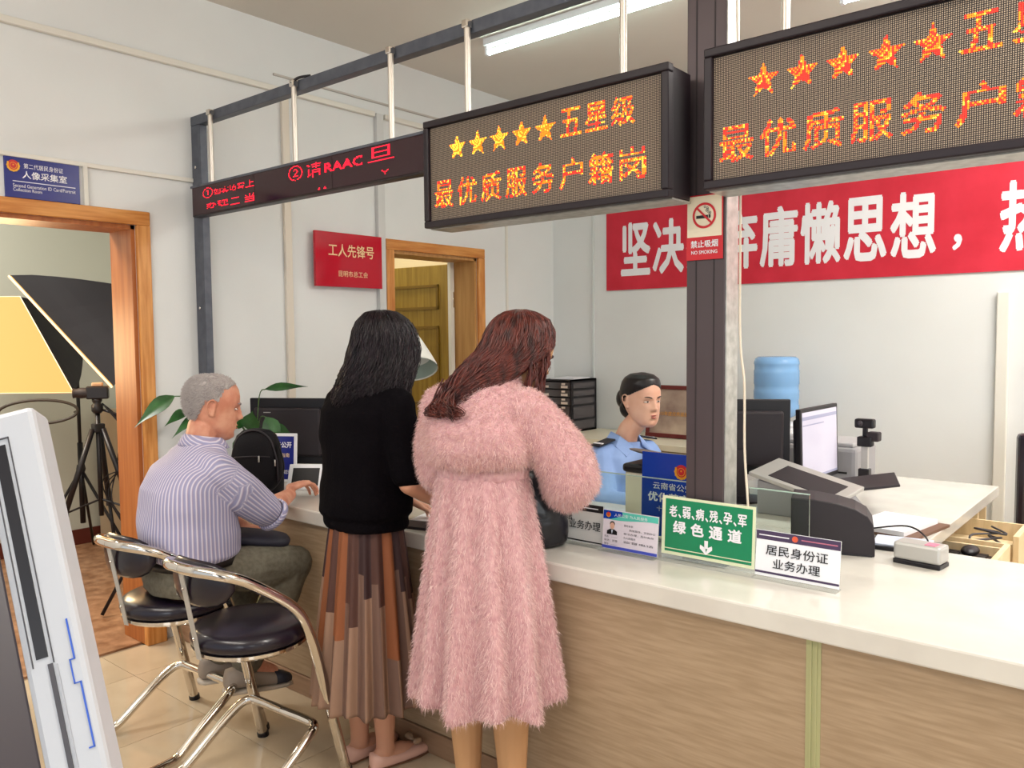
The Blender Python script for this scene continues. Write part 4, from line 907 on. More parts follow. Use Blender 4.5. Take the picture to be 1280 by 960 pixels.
lv = [((-.36, .42), (-.53, .32), .045, .04), ((-.30, .35), (-.40, .30), .03, .02), ((-.25, .33), (-.37, .24), .026, .02), ((.06, .44), (.27, .47), .028, .02), ((.06, .30), (.13, .17), .045, .06),
      ((-.02, .24), (.0, .36), .05, .02), ((.04, .20), (.09, .08), .04, .05), ((-.06, .22), (-.05, .07), .045, .05), ((.08, .24), (.2, .22), .04, .03), ((-.05, .26), (-.13, .34), .045, .02)]
for (a0, z0), (a1, z1), wd, dr in lv:
    b = pc+vr*a0+V(0.02, -0.02, z0); e = pc+vr*a1+V(0.06, -0.05, z1)
    leaf(b, e, wd, V(0.6, -0.4, 0.75), dr)
    MB().tube(smoothpath([pc+V(0, 0, 0.13), pc+vr*a0*0.4+V(0, 0, z0*0.8+0.05), b], 5), 0.0028, 6).build('stem', m_stem, t, smooth=True)
# lamp behind the dark-haired woman
t = thing('desk_lamp', 'white curved lamp shade showing beside the dark-haired woman', 'lamp', (-2.72, 2.55, HC))
lc = V(-2.70, 2.52, 1.35); ax = V(-0.40, 0.30, 0.86).normalized()
prf = [(0.115, 0.0), (0.112, 0.012), (0.092, 0.06), (0.060, 0.13), (0.030, 0.19), (0.018, 0.215), (0.0, 0.22)]
X = ax.cross(V(0, 0, 1)).normalized()
MB().lathe(lc, [(0.115, 0), (0.112, 0.012), (0.092, 0.06), (0.060, 0.13), (0.030, 0.19), (0.018, 0.215), (0.014, 0.215), (0.026, 0.188), (0.056, 0.128), (0.088, 0.058), (0.108, 0.01), (0.111, 0.0)], 36, ax, cap=False).build('shade', m_lamp, t, smooth=True)
MB().lathe(lc, [(0.111, 0.001), (0.107, 0.011), (0.087, 0.059)], 36, ax, cap=False).build('inner_liner', m_lampin, t, smooth=True)
MB().tube(smoothpath([V(-2.86, 2.50, HC+0.015), V(-2.87, 2.51, 1.1), V(-2.86, 2.58, 1.5), lc+ax*0.24, lc+ax*0.21], 7), 0.008, 8).build('arm', m_silver, t, smooth=True)
MB().lathe((-2.86, 2.50, HC), [(0.08, 0), (0.08, 0.012), (0.06, 0.02), (0.01, 0.024)], 28).build('base', m_lamp, t, smooth=True)
# forms between the two women
sheet('loose_forms', 'loose white forms on the counter between the two standing women', (-2.17, 2.25), 0.30, 0.21, 0.3, HC, 0.003, m_paper)
sheet('dark_notebook', 'thin dark notebook lying on the counter edge between the two women', (-2.18, 2.05), 0.14, 0.09, 0.25, HC, 0.01, m_blackpl2, 'notebook')

# ---- black leather handbag beside the pink dress
t = thing('handbag', 'soft black leather handbag on the counter against the pink dress', 'handbag', (-1.63, 2.13, HC))
hb = V(-1.685, 2.105, HC); hu = V(0.80, 0.60, 0); hn = V(0.6, -0.8, 0); rr = []
for i, (z, a, b, sx) in enumerate(((0, .10, .05, 0), (0.01, .118, .065, 0), (0.08, .12, .07, .004), (0.15, .105, .06, -.006), (0.21, .085, .045, -.016), (0.25, .07, .03, -.02), (0.262, .05, .014, -.02))):
    r = ellring(hb+hu*sx+V(0, 0, z), hu*a, hn*b, 32, 2.6)
    rr.append([p+(hn*0.006*math.sin(k*1.1+z*40)+V(0, 0, 0.003*math.sin(k*.8))) for k, p in enumerate(r)])
MB().rings(rr).build('body', m_leather, t, smooth=True, sub=1)
MB().tube(smoothpath([hb+hu*-0.07+V(0, 0, 0.24), hb+hu*-0.05+V(0, 0, 0.29), hb+hu*0.0+V(0, 0, 0.31), hb+hu*0.03+V(0, 0, 0.28), hb+hu*0.05+V(0, 0, 0.235)], 6), 0.007, 8).build('handle', m_leather, t, smooth=True)

# ================================================================= STUDIO ROOM
def softbox(name, label, P4, apex, lit):
    """P4: four corners of the diffuser, apex: where the lamp sits behind it"""
    P4 = [Vector(p) for p in P4]; ap = Vector(apex); c = sum(P4, V(0, 0, 0))/4; n = (P4[1]-P4[0]).cross(P4[3]-P4[0]).normalized()
    if n.dot(ap-c) > 0: n = -n
    base = V(c.x, c.y, 0) if False else V(ap.x, ap.y, 0)
    t = thing(name, label, 'softbox', base); d = (ap-c).normalized(); q = 0.12
    rings = []
    for k in range(7):
        f = k/6; s = (1-f)**0.8*(1-q)+q; s = math.cos(f*PI/2)*(1-q)+q if False else 1-(1-q)*f**1.25
        cc = c+(ap-c)*f; ring = []
        for i in range(4):
            a, b = P4[i]-c, P4[(i+1) % 4]-c
            for j in range(6): ring.append(cc+(a+(b-a)*j/6)*s*(1-0.06*math.sin(PI*j/6)))
        rings.append(ring)
    MB().rings(rings, cap=True).build('hood', m_soft, t, smooth=False, autosmooth=None)
    rim = [P4[i] for i in range(4)]
    MB().add([p+n*0.003 for p in rim]+[p-n*0.004 for p in rim], [(0, 1, 2, 3), (7, 6, 5, 4)]+[(i, (i+1) % 4, 4+(i+1) % 4, 4+i) for i in range(4)]).build('diffuser', lit, t)
    MB().tube([rim[0]+n*.004, rim[1]+n*.004, rim[2]+n*.004, rim[3]+n*.004], 0.003, 6, closed=True).build('rim_tape', m_softlit2, t)
    MB().lathe(ap-d*0.02, [(0.05, 0), (0.06, 0.03), (0.05, 0.14), (0.02, 0.16)], 18, d).build('lamp_head', m_blackpl, t, smooth=True)
    MB().tube([V(ap.x, ap.y, 0.55), V(ap.x, ap.y, ap.z)], 0.012, 10).tube([V(ap.x, ap.y, 0.25), V(ap.x, ap.y, 0.8)], 0.018, 10).build('stand_pole', m_blackpl, t, smooth=True)
    for k in range(3):
        a = 2*PI*k/3+0.5; MB().tube([V(ap.x, ap.y, 0.62), V(ap.x+0.38*math.cos(a), ap.y+0.38*math.sin(a), 0.012)], 0.010, 8).build('leg', m_blackpl, t, smooth=True)
    MB().lathe((ap.x, ap.y, 0.60), [(0.024, 0), (0.03, 0.02), (0.024, 0.05)], 12).build('collar', m_blackpl, t)
    return t
def at(px, py, D):
    d = _r*((px-640)/FPX) - _u*((py-480)/FPX) + _f; return V(0, 0, CAM_H)+d*D
# black softbox turned away: its lit face is seen on edge
softbox('black_softbox', 'large black softbox seen from its dark side behind the studio doorway', [at(12, 344, 4.35), at(141, 483, 4.35), at(140, 484, 4.95), at(11, 345, 4.95)], at(200, 372, 4.6), m_softlit)
softbox('lit_softbox', 'glowing amber softbox facing the doorway beside the black one', [at(-75, 372, 4.95), at(25, 371, 5.15), at(92, 491, 5.05), at(-8, 492, 4.85)], at(94, 410, 5.5), m_softlit)
l = bpy.data.lights.new('softbox_lamp', 'AREA'); l.shape = 'SQUARE'; l.size = 0.5; l.energy = 12; l.color = (1, 0.72, 0.4); lo_ = bpy.data.objects.new('softbox_lamp', l); COL.objects.link(lo_)
_p = at(5, 440, 4.6); lo_.location = _p; lo_.rotation_euler = (at(60, 520, 3.0)-_p).to_track_quat('-Z', 'Y').to_euler()
area('studio_fill_light', (-5.2, 0.6, 3.1), (0, 0, 0), 1.0, 0.4, 62, (1.0, 0.97, 0.90))  # fill added to brighten the studio room, no fixture there
area('inner_office_fill', (-5.0, 4.0, 3.1), (0, 0, 0), 0.8, 0.4, 26, (1.0, 0.96, 0.85))  # added fill that brightens the olive door, without a fixture
# tripod with camera
tp = V(-4.98, 2.115, 0)
t = thing('camera_tripod', 'black tripod with cables carrying the portrait camera in the studio room', 'tripod', tp)
ctr = V(tp.x, tp.y, 0)
TRI = t
MB().tube([ctr+V(0, 0, 0.45), ctr+V(0, 0, 1.06)], 0.014, 12).build('centre_column', m_blackpl, t, smooth=True)
MB().box((-0.03, -0.03, 0), (0.03, 0.03, 0.05), R=Matrix.Identity(3), c=ctr+V(0, 0, 0.95)).build('crown', m_blackpl, t, bevel=0.006)
for a in (0.6, 2.5, 4.6):
    e = ctr+V(0.36*math.cos(a), 0.36*math.sin(a), 0.012); top = ctr+V(0.03*math.cos(a), 0.03*math.sin(a), 0.97); mid = top.lerp(e, 0.5)
    lg = MB().tube([top, mid], 0.017, 8).tube([mid, e], 0.011, 8).build('leg', m_blackpl, t, smooth=True)
    MB().tube([mid-V(0, 0, 0.02), mid+V(0, 0, 0.02)], 0.02, 8).build('leg_lock', m_blackpl2, lg)
    MB().tube([ctr+V(0, 0, 0.55), mid], 0.006, 6).build('brace', m_blackpl, t)
MB().lathe(ctr+V(0, 0, 1.06), [(0.02, 0), (0.032, 0.015), (0.032, 0.05), (0.02, 0.06), (0.028, 0.075), (0.028, 0.085)], 16).build('ball_head', m_blackpl, t, smooth=True)
MB().tube([ctr+V(0, 0, 1.09), ctr+V(0.11, 0.13, 1.03)], 0.007, 8).build('pan_handle', m_blackpl, t, smooth=True)
t = thing('portrait_camera', 'small black and tan camera mounted on the studio tripod', 'camera', ctr+V(0, 0, 1.145))
cu = V(0.5, 0.87, 0); cpn = Plane(ctr-cu*0.055+V(0, 0, 1.146), cu, V(0, 0, 1)); mb = MB(); cpn.box(mb, 0, 0, 0.12, 0.075, -0.03, 0.03); mb.build('body', m_blackpl, t, bevel=0.008)
mb = MB(); cpn.box(mb, 0.03, 0.075, 0.09, 0.097, -0.022, 0.022); mb.build('viewfinder_hump', mat('tan_cap', (196, 160, 130), rough=0.5), t, bevel=0.006)
MB().lathe(cpn.p(0.0, 0.037, 0), [(0.030, -0.01), (0.032, 0.03), (0.026, 0.05), (0.030, 0.07), (0.022, 0.072)], 20, -cu).build('lens', m_blackpl2, t, smooth=True, autosmooth=40)
for k in range(4):
    pts = [ctr+V(0.02, 0.02, 1.12), ctr+V(0.06+0.05*k, 0.10+0.02*k, 1.0-0.06*k), ctr+V(0.05+0.05*k, 0.08, 0.75), ctr+V(0.10-0.04*k, 0.02, 0.55+0.03*k), ctr+V(0.16-0.02*k, 0.10, 0.35), ctr+V(0.12+0.06*k, 0.16, 0.008)]
    MB().tube(smoothpath(pts, 6), 0.004, 5).build('cable', m_blackpl, TRI, smooth=True)
tag(MB().tube([at(48, 515, 4.9)+V(0.5, 0.87, 0)*0.21*math.cos(q*PI/14)+V(0.1, 0, 1)*0.072*math.sin(q*PI/14) for q in range(28)], 0.009, 8, closed=True).tube([at(48, 515, 4.9)+V(0.5, 0.87, 0)*0.21, at(93, 515, 5.30)], 0.006, 6).build('reflector_hoop', m_greyring, loc=at(48, 515, 4.9), smooth=True), 'dark thin hoop hanging from the stand under the amber softbox', 'hoop')
st_ = tag(MB().box((-6.2, 2.62, 0), (-5.75, 3.0, 0.98)).build('beige_cabinet', mat('beige_cabinet_paint', (186, 164, 136), rough=0.6), loc=(-6, 2.8, 0), bevel=0.004), 'plain beige cabinet in the studio corner behind the tripod', 'cabinet')

# ================================================================= STOOLS
def make_stool(label):
    t = thing('bar_stool', label, 'stool', (0, 0, 0), 'chrome stools with black round seats')
    R = 0.019
    MB().lathe((0, 0, 0.475), [(0.05, 0), (0.180, 0.002), (0.190, 0.010), (0.190, 0.020), (0.180, 0.022)], 48).build('seat_rim', m_chrome, t, smooth=True, autosmooth=40)
    MB().lathe((0, 0, 0.495), [(0.178, 0), (0.192, 0.012), (0.195, 0.03), (0.186, 0.05), (0.165, 0.060), (0.10, 0.066), (0.0, 0.068)], 48).build('seat', m_vinyl, t, smooth=True)
    for s in (-1, 1):
        pts = [V(0, -0.245, 0.785), V(s*0.075, -0.240, 0.785), V(s*0.135, -0.205, 0.775), V(s*0.172, -0.14, 0.745), V(s*0.196, -0.03, 0.668), V(s*0.208, 0.03, 0.610), V(s*0.212, 0.065, 0.545), V(s*0.215, 0.10, 0.44), V(s*0.224, 0.17, 0.15), V(s*0.229, 0.205, 0.006)]
        lg = MB().tube(smoothpath(pts, 7), R*0.95, 14).build('leg', m_chrome, t, smooth=True, autosmooth=50)
        MB().tube([V(s*0.2288, 0.2035, 0.018), V(s*0.229, 0.206, 0.0)], R*1.12, 14).build('foot_cap', m_blackpl, lg)
        rs = [V(s*0.0, 0.120, 0.19), V(s*0.12, 0.122, 0.19), V(s*0.175, 0.112, 0.188), V(s*0.195, 0.07, 0.17), V(s*0.20, -0.03, 0.105), V(s*0.203, -0.11, 0.048), V(s*0.206, -0.15, 0.026), V(s*0.21, -0.20, 0.024), V(s*0.213, -0.285, 0.024)]
        rl = MB().tube(smoothpath(rs, 6), R*0.85, 12).build('foot_rail', m_chrome, t, smooth=True, autosmooth=50)
        MB().box((s*0.213-0.012, -0.285, 0.0), (s*0.213+0.012, -0.262, 0.012)).build('foot_cap', m_blackpl, rl)
    MB().add([V(x, y, z) for z, y in ((0.478, -0.196), (0.785, -0.252)) for x in (-0.011, 0.011) for y in (y-0.002, y+0.002)], [(0, 1, 3, 2), (4, 6, 7, 5), (0, 2, 6, 4), (1, 5, 7, 3), (0, 4, 5, 1), (2, 3, 7, 6)]).build('support_bar', m_silver, t, bevel=0.001)
    for z, y in ((0.55, -0.2135), (0.72, -0.2445)): MB().lathe((0, y, z), [(0.005, 0), (0.003, 0.003)], 10, V(0, -1, 0)).build('rivet', m_chrome, t)
    # padded back
    rr = []
    for k in range(11):
        a = -1.0+2.0*k/10; x = 0.148*math.sin(a*1.15)/math.sin(1.15); y = -0.235+0.09*(1-math.cos(a*1.15)); h = 0.075*math.sqrt(max(0.05, 1-abs(a)**3))
        n = V(math.sin(a*0.9), -math.cos(a*0.9), 0); c = V(x, y+0.022, 0.735)
        rr.append([c+n*0.018*math.cos(q*2*PI/12)+V(0, 0, 1)*h*math.sin(q*2*PI/12) for q in range(12)])
    MB().rings(rr).build('back_pad', m_vinyl, t, smooth=True)
    return t
def copy_tree(o, parent=None, first=True):
    c = o.copy(); COL.objects.link(c); c.parent = parent
    for ch in list(o.children): copy_tree(ch, c, False)
    return c
st1 = make_stool('empty chrome stool with a black round seat, nearest the camera')
st1.location = (-2.42, 1.50, 0); st1.rotation_euler = (0, 0, math.radians(4))
st2 = copy_tree(st1); st2.location = (-2.92, 1.50, 0); st2['label'] = 'chrome stool that the old man sits on, behind the empty one'

# ================================================================= KIOSK AT THE LEFT EDGE
t = thing('service_kiosk', 'white framed self-service kiosk cropped at the left edge, very close', 'kiosk', (-0.95, 0.33, 0))
A_ = at(40, 506, 0.86); B_ = at(137, 960, 0.78)
dn = (B_-A_).normalized(); B2 = A_+dn*1.0; vv = -dn
uu = V(0.62, 0.78, 0); uu = (uu-vv*uu.dot(vv)).normalized(); pl = Plane(A_-uu*0.055+vv*-1.0, uu, vv); pl.u = uu*0.887
mb = MB(); pl.box(mb, 0, 0, 0.062, 1.0, -0.05, 0); mb.build('side_bezel', m_bezel, t, bevel=0.006)
mb = MB(); pl.box(mb, 0.014, 0.745, 0.026, 0.965, 0.0, 0.0012); mb.build('card_slot', m_blackpl, t)
def groove(rects, name, m, th):
    for q in rects:
        mb = MB(); pl.box(mb, *q, 0, th); mb.build(name, m, t)
groove(((0.009, 0.738, 0.010, 0.972), (0.030, 0.738, 0.031, 0.972), (0.009, 0.971, 0.031, 0.9725), (0.024, 0.1, 0.029, 0.738)), 'slot_groove', m_grey, 0.0014)
groove(((0.032, 0.1, 0.0335, 0.736),), 'panel_gap', mat('gap_light_grey', (170, 172, 180), rough=0.5), 0.0014)
groove(((0.050, 0.735, 0.0517, 0.775), (0.0455, 0.735, 0.0517, 0.7362), (0.0455, 0.712, 0.0468, 0.7362), (0.0455, 0.712, 0.053, 0.7132), (0.0515, 0.650, 0.0532, 0.7132), (0.047, 0.650, 0.0532, 0.6515)), 'blue_outline_mark', m_bluepen, 0.0012)
# the dark screen side that turns away to the left
wn = (uu.cross(vv)); su = (wn*0.55+uu*-1.0*0.83); su = (uu*-0.80+wn*0.60).normalized()
pl2 = Plane(pl.p(0, 0, 0)+su*0.5, -su, vv); mb = MB(); pl2.box(mb, 0, 0, 0.5, 1.0, -0.04, -0.001); mb.build('screen_frame', m_darkglass, t, bevel=0.003)
MB().box((-1.35, 0.15, 0.0), (-1.02, 0.45, 0.55)).build('pedestal', m_bezel, t, bevel=0.01)

# ================================================================= PEOPLE
HZ = [0.118, 0.110, 0.095, 0.075, 0.050, 0.025, 0.002, -0.022, -0.045, -0.065, -0.085, -0.103, -0.114, -0.118]
HF = [0.000, 0.040, 0.066, 0.081, 0.089, 0.091, 0.087, 0.087, 0.088, 0.088, 0.086, 0.083, 0.070, 0.045]
HB = [0.000, -.050, -.078, -.094, -.101, -.102, -.097, -.088, -.072, -.050, -.025, -.002, 0.010, 0.020]
HW = [0.000, 0.040, 0.060, 0.071, 0.077, 0.078, 0.076, 0.073, 0.069, 0.063, 0.054, 0.040, 0.026, 0.010]
def g(x, m, s_): return math.exp(-((x-m)/s_)**2)
class Head:
    def __init__(s, c, F, up=V(0, 0, 1), k=1.0, nose=1.0, jaw=1.0, cheek=0.0, asian=False):
        s.c = Vector(c); s.F = Vector(F).normalized(); s.R = s.F.cross(up).normalized(); s.U = s.R.cross(s.F); s.k = k; s.nose = nose; s.jaw = jaw; s.cheek = cheek
    def w(s, x, y, z): return s.c + (s.R*x + s.F*y + s.U*z)*s.k
    def pt(s, zi, u, inf=0.0):
        z = zi; f = np.interp(-z, [-q for q in HZ], HF); b = np.interp(-z, [-q for q in HZ], HB); hw = np.interp(-z, [-q for q in HZ], HW)
        if z < -0.03: hw *= 1+(s.jaw-1)*min(1, (-0.03-z)/0.05)
        cy, ay = (f+b)/2, (f-b)/2
        su, cu = math.sin(u), math.cos(u); e = 0.92
        x = (hw+inf)*math.copysign(abs(su)**e, su); y = cy+(ay+inf)*math.copysign(abs(cu)**e, cu)
        if cu > 0 and inf < 0.004:
            ax_ = abs(x); n = s.nose
            y += n*(0.006*g(ax_, 0, .009)*g(z, .008, .016) + 0.014*g(ax_, 0, .009)*g(z, -.010, .014) + 0.023*g(ax_, 0, .010)*g(z, -.028, .0105) + 0.008*g(ax_, .013, .007)*g(z, -.032, .007))
            y -= 0.010*g(ax_, .031, .014)*g(z, .004, .010); y += 0.004*g(ax_, .030, .018)*g(z, .021, .006)
            y += 0.004*g(ax_, .036, .018)*g(z, -.022, .016)*(1+s.cheek)
            y += 0.0055*g(ax_, 0, .018)*g(z, -.056, .0048) + 0.0055*g(ax_, 0, .016)*g(z, -.069, .0052) - 0.003*g(ax_, 0, .022)*g(z, -.0625, .0025)
            y -= 0.004*g(ax_, 0, .02)*g(z, -.080, .006); y += 0.004*g(ax_, 0, .016)*g(z, -.098, .010)
        return x, y, z
    def rings(s, mb, inf=0, n=96, m=88, z0=0.118, z1=-0.118):
        R = []
        for i in range(m+1):
            q = i/m; z = z0+(z1-z0)*(0.5-0.5*math.cos(q*PI))
            R.append([s.w(*s.pt(max(min(z, .1179), -.118), 2*PI*k/n, inf if 0 < i < m else 0)) + (s.U*inf*(z/0.118 if z > 0 else 0)) for k in range(n)])
        mb.rings(R); return mb
    def ears(s, mb):
        for d in (-1, 1):
            cc = s.w(d*0.078, -0.012, -0.006); R = frame_R((s.R*d*0.94+s.F*-0.35).normalized(), (s.F*0.94+s.R*d*0.35).normalized(), s.U)
            mb.ell(cc, (0.004*s.k, 0.014*s.k, 0.026*s.k), R, 14, 8)
            pts = [s.w(d*(0.079+0.006*math.sin(max(0, min(1, q/8))*PI)), -0.012+0.016*math.cos(2.6-q*0.42+PI*0.0)*-1, -0.004+0.031*math.sin(-0.9+q*0.42)) for q in range(9)]
            P = [s.w(d*0.078, 0.002, 0.012), s.w(d*0.082, -0.004, 0.024), s.w(d*0.086, -0.016, 0.029), s.w(d*0.089, -0.028, 0.020), s.w(d*0.088, -0.029, 0.004), s.w(d*0.084, -0.023, -0.013), s.w(d*0.080, -0.012, -0.027), s.w(d*0.078, -0.003, -0.026)]
            mb.limb(smoothpath(P, 3), [0.0038*s.k]*(len(P)*3-2))
            mb.ell(s.w(d*0.080, -0.006, -0.026), (0.005*s.k, 0.007*s.k, 0.008*s.k), None, 10, 6)
        return mb
    def face(s, t, brow_m, lip_m, brow_w=0.0028, open_=1.0):
        for d in (-1, 1):
            cc = s.w(d*0.0305, 0.0745, 0.003); R = frame_R(s.R, s.F, s.U)
            e = MB().ell(cc, (0.0150*s.k, 0.0088*s.k, 0.0052*s.k*open_), R, 18, 10).build('eye', m_eye, t, smooth=True)
            MB().ell(s.w(d*0.0305, 0.0795, 0.0032), (0.0058*s.k, 0.0048*s.k, 0.0050*s.k*open_), R, 14, 8).build('iris', m_iris, e, smooth=True)
            lid = [s.w(d*(0.0305+q*0.0165), 0.0805-0.0062*abs(q)**1.5-(0.003 if q > .5 else 0), 0.0068*open_+0.0006-0.0052*q*q*open_) for q in (-1, -.5, 0, .5, 1)]
            MB().tube(smoothpath(lid, 4), 0.0011*s.k, 6).build('lash_line', m_iris, t, smooth=True)
            br = [s.w(d*(0.0145+0.033*q), 0.0935-0.012*q*q*1.1-0.001, 0.0205+0.0058*math.sin(q*2.3)) for q in (0, .25, .5, .75, 1)]
            P = smoothpath(br, 4); MB().tube(P, [brow_w*s.k*(0.5+0.6*math.sin(PI*min(1, .15+i/len(P)))) for i in range(len(P))], 6).build('eyebrow', brow_m, t, smooth=True)
        for z, wd, r in ((-0.0575, 0.021, 0.0030), (-0.0685, 0.018, 0.0036)):
            P = smoothpath([s.w(q*wd, 0.0925-0.012*q*q, z-(0.002*abs(q) if z > -.06 else -0.005*q*q)) for q in (-1, -.5, 0, .5, 1)], 4)
            MB().tube(P, [max(0.0006, r*s.k*math.sin(PI*(0.06+0.88*i/(len(P)-1)))) for i in range(len(P))], 8).build('lip', lip_m, t, smooth=True)

def hand(mb, wrist, d, palm_n, thumb_side, k=1.0, curl=(0.35, 0.45, 0.3), spread=0.10, thumb=0.6):
    """wrist point, d: towards the fingers, palm_n: out of the palm, thumb_side: towards the thumb"""
    w_ = Vector(wrist); d = Vector(d).normalized(); n = Vector(palm_n); n = (n-d*n.dot(d)).normalized(); s_ = d.cross(n)
    if s_.dot(Vector(thumb_side)) < 0: s_ = -s_
    kn = []
    for i, off in enumerate((0.030, 0.010, -0.010, -0.029)):
        b = w_ + (d*(0.088-0.004*abs(i-1)) + s_*off)*k; kn.append(b); mb.limb([w_+s_*off*0.55*k+d*0.012*k, b], [0.0155*k, 0.0115*k])
        ln = (0.040, 0.045, 0.041, 0.032)[i]; p = b; dd = (d + s_*spread*(1.5-i)*0.6).normalized(); rad = (0.0088, 0.0090, 0.0086, 0.0076)[i]*k; a = 0
        for j in range(3):
            a += curl[j]; v = (dd*math.cos(a)+n*math.sin(a)).normalized(); q = p+v*ln*(1, .62, .50)[j]*k; mb.limb([p, q], [rad*(1-.08*j), rad*(0.92-.10*j)]); p = q
    b = w_+(d*0.022+s_*0.024)*k; p1 = b+(d*0.030+s_*0.026+n*0.010)*k; p2 = p1+(d*0.030+s_*0.010+n*0.006)*k*1.0; p3 = p2+(d*0.024-s_*0.002+n*0.006)*k
    mb.limb([w_+d*0.01*k, b, p1, p2, p3], [0.016*k, 0.0155*k, 0.0115*k, 0.0100*k, 0.0082*k])
    return mb

class Fr:
    """a person's own frame: x to their right, y forwards, z up"""
    def __init__(s, o, yaw): s.o = Vector(o); s.f = V(-math.sin(yaw), math.cos(yaw), 0); s.r = V(math.cos(yaw), math.sin(yaw), 0)
    def __call__(s, x, y, z): return s.o + s.r*x + s.f*y + V(0, 0, z)
    def ring(s, x, y, z, rx, ry, seg=28, p=2.2, tilt=0.0): return ellring(s(x, y, z), s.r*rx, s.f*ry + V(0, 0, tilt*ry), seg, p)

def surf_sample(o, n, seed=1):
    me = o.data; me.calc_loop_triangles(); nt = len(me.loop_triangles); tri = np.empty(nt*3, int); me.loop_triangles.foreach_get('vertices', tri); tri = tri.reshape(-1, 3)
    co = np.empty(len(me.vertices)*3); me.vertices.foreach_get('co', co); co = co.reshape(-1, 3) + np.array(ROOTLOC[o])
    A, B, C = co[tri[:, 0]], co[tri[:, 1]], co[tri[:, 2]]; cr = np.cross(B-A, C-A); ar = np.linalg.norm(cr, axis=1); nn = cr/np.maximum(ar, 1e-12)[:, None]
    r = np.random.default_rng(seed); idx = r.choice(nt, n, p=ar/ar.sum()); u = r.random(n); v = r.random(n); fl_ = u+v > 1; u[fl_] = 1-u[fl_]; v[fl_] = 1-v[fl_]
    return A[idx]+(B[idx]-A[idx])*u[:, None]+(C[idx]-A[idx])*v[:, None], nn[idx], r
def fur(o, n, length, width, mats, parent, droop=0.6, jitter=0.7, name='fluff', seed=3):
    P, Nn, r = surf_sample(o, n, seed); D = Nn*0.9 + r.normal(0, 1, (n, 3))*jitter*0.55 + np.array([0, 0, -droop]); D /= np.linalg.norm(D, axis=1)[:, None]
    Ln = length*(0.5+r.random(n))[:, None]; side = np.cross(D, r.normal(0, 1, (n, 3))); side /= np.linalg.norm(side, axis=1)[:, None]; W = side*width*0.5
    M1 = P + D*Ln*0.55 + np.array([0, 0, 0.0]); T = P + D*Ln*0.95 + np.array([0, 0, -1])*Ln*0.35 + r.normal(0, 1, (n, 3))*Ln*0.12
    vs = np.stack([P-W, P+W, M1+W*0.8, M1-W*0.8, T], 1).reshape(-1, 3); b = (np.arange(n)*5)[:, None]
    fs = np.stack([b+[[0, 1, 2]], b+[[0, 2, 3]], b+[[3, 2, 4]]], 1).reshape(-1, 3); mi = np.repeat(r.integers(0, len(mats), n), 3)
    f = from_np(name, vs, fs, mats, parent, mi); f['kind'] = 'stuff'; return f
def strands(paths, width, m, parent, name='hair_strands', taper=True):
    """paths: (n, k, 3) polylines turned into thin three-sided locks"""
    P = np.asarray(paths); n, k, _ = P.shape; T = np.gradient(P, axis=1); T /= np.maximum(np.linalg.norm(T, axis=2), 1e-9)[..., None]
    ref = rng.normal(0, 1, (n, 1, 3)); X = np.cross(T, ref); X /= np.maximum(np.linalg.norm(X, axis=2), 1e-9)[..., None]; Y = np.cross(T, X)
    tt = np.linspace(0, 1, k); wd = width*(1-0.75*tt**2 if taper else np.ones(k)); wd = wd[None, :, None]*(0.6+0.8*rng.random((n, 1, 1)))
    ring = np.stack([P + (X*math.cos(a)+Y*math.sin(a))*wd for a in (0, 2.094, 4.189)], 2)   # n,k,3,3
    vs = ring.reshape(-1, 3); base = (np.arange(n)*k*3)[:, None, None]+(np.arange(k-1)*3)[None, :, None]
    fs = []
    for q in range(3):
        q2 = (q+1) % 3; a, b, c, d = base+q, base+q2, base+3+q2, base+3+q
        fs += [np.concatenate([a, b, c], 2).reshape(-1, 3), np.concatenate([a, c, d], 2).reshape(-1, 3)]
    o = from_np(name, vs, np.vstack(fs), [m], parent); o.data.polygons.foreach_set('use_smooth', [True]*len(o.data.polygons)); o['kind'] = 'stuff'; return o
def foldfn(terms, amp):
    def f(co, nr):
        v = np.zeros(len(co))
        for kx, ky, kz, ph, a in terms: v += a*np.sin(co@np.array([kx, ky, kz])+ph)
        return v*amp
    return f

# ---------------------------------------------------------------- old man on the far stool
t = thing('person', 'seated old man with short grey hair in a striped short-sleeved shirt and grey-green trousers', 'person', (-2.90, 1.60, 0))
F = Fr((-2.878, 1.54, 0), math.radians(-6))
HM = Head(F(0.01, 0.100, 1.238), F.f*0.93+F.r*0.30+V(0, 0, -0.16), V(0, 0, 1), 1.03, 1.05, 1.08)
body = MB(); HM.rings(body); HM.ears(body)
body.limb([F(0.0, 0.045, 1.07), F(0.005, 0.070, 1.17)], [0.062, 0.062]); body.limb([F(0.0, 0.08, 1.11), F(0.015, 0.125, 1.16)], [0.05, 0.045])
body.rings([F.ring(0, y, z, rx, ry) for z, y, rx, ry in ((0.56, 0.0, .15, .11), (0.66, 0.0, .16, .12), (0.8, 0.01, .15, .12), (0.95, .01, .16, .11), (1.04, .03, .12, .08), (1.09, .045, .06, .05))])
shR, elR, wrR = F(0.165, 0.05, 1.005), F(0.17, 0.30, 0.86), V(-2.925, 2.015, 0.836)
shL, elL, wrL = F(-0.165, 0.05, 1.005), F(-0.20, 0.32, 0.84), V(-3.02, 2.03, 0.835)
elR = V(-2.725, 1.775, 0.835)
body.limb([shR, elR, elR.lerp(wrR, .4), wrR], [0.05, 0.043, 0.040, 0.027]); hand(body, wrR+V(0, 0, 0.028), V(-0.1, 0.96, 0.12), V(0.15, 0, -1), V(-0.9, -0.3, 0), 0.98, (0.55, 0.55, 0.40), spread=.16)
elL = F(-0.22, 0.14, 0.82); wrL = F(-0.10, 0.26, 0.73)
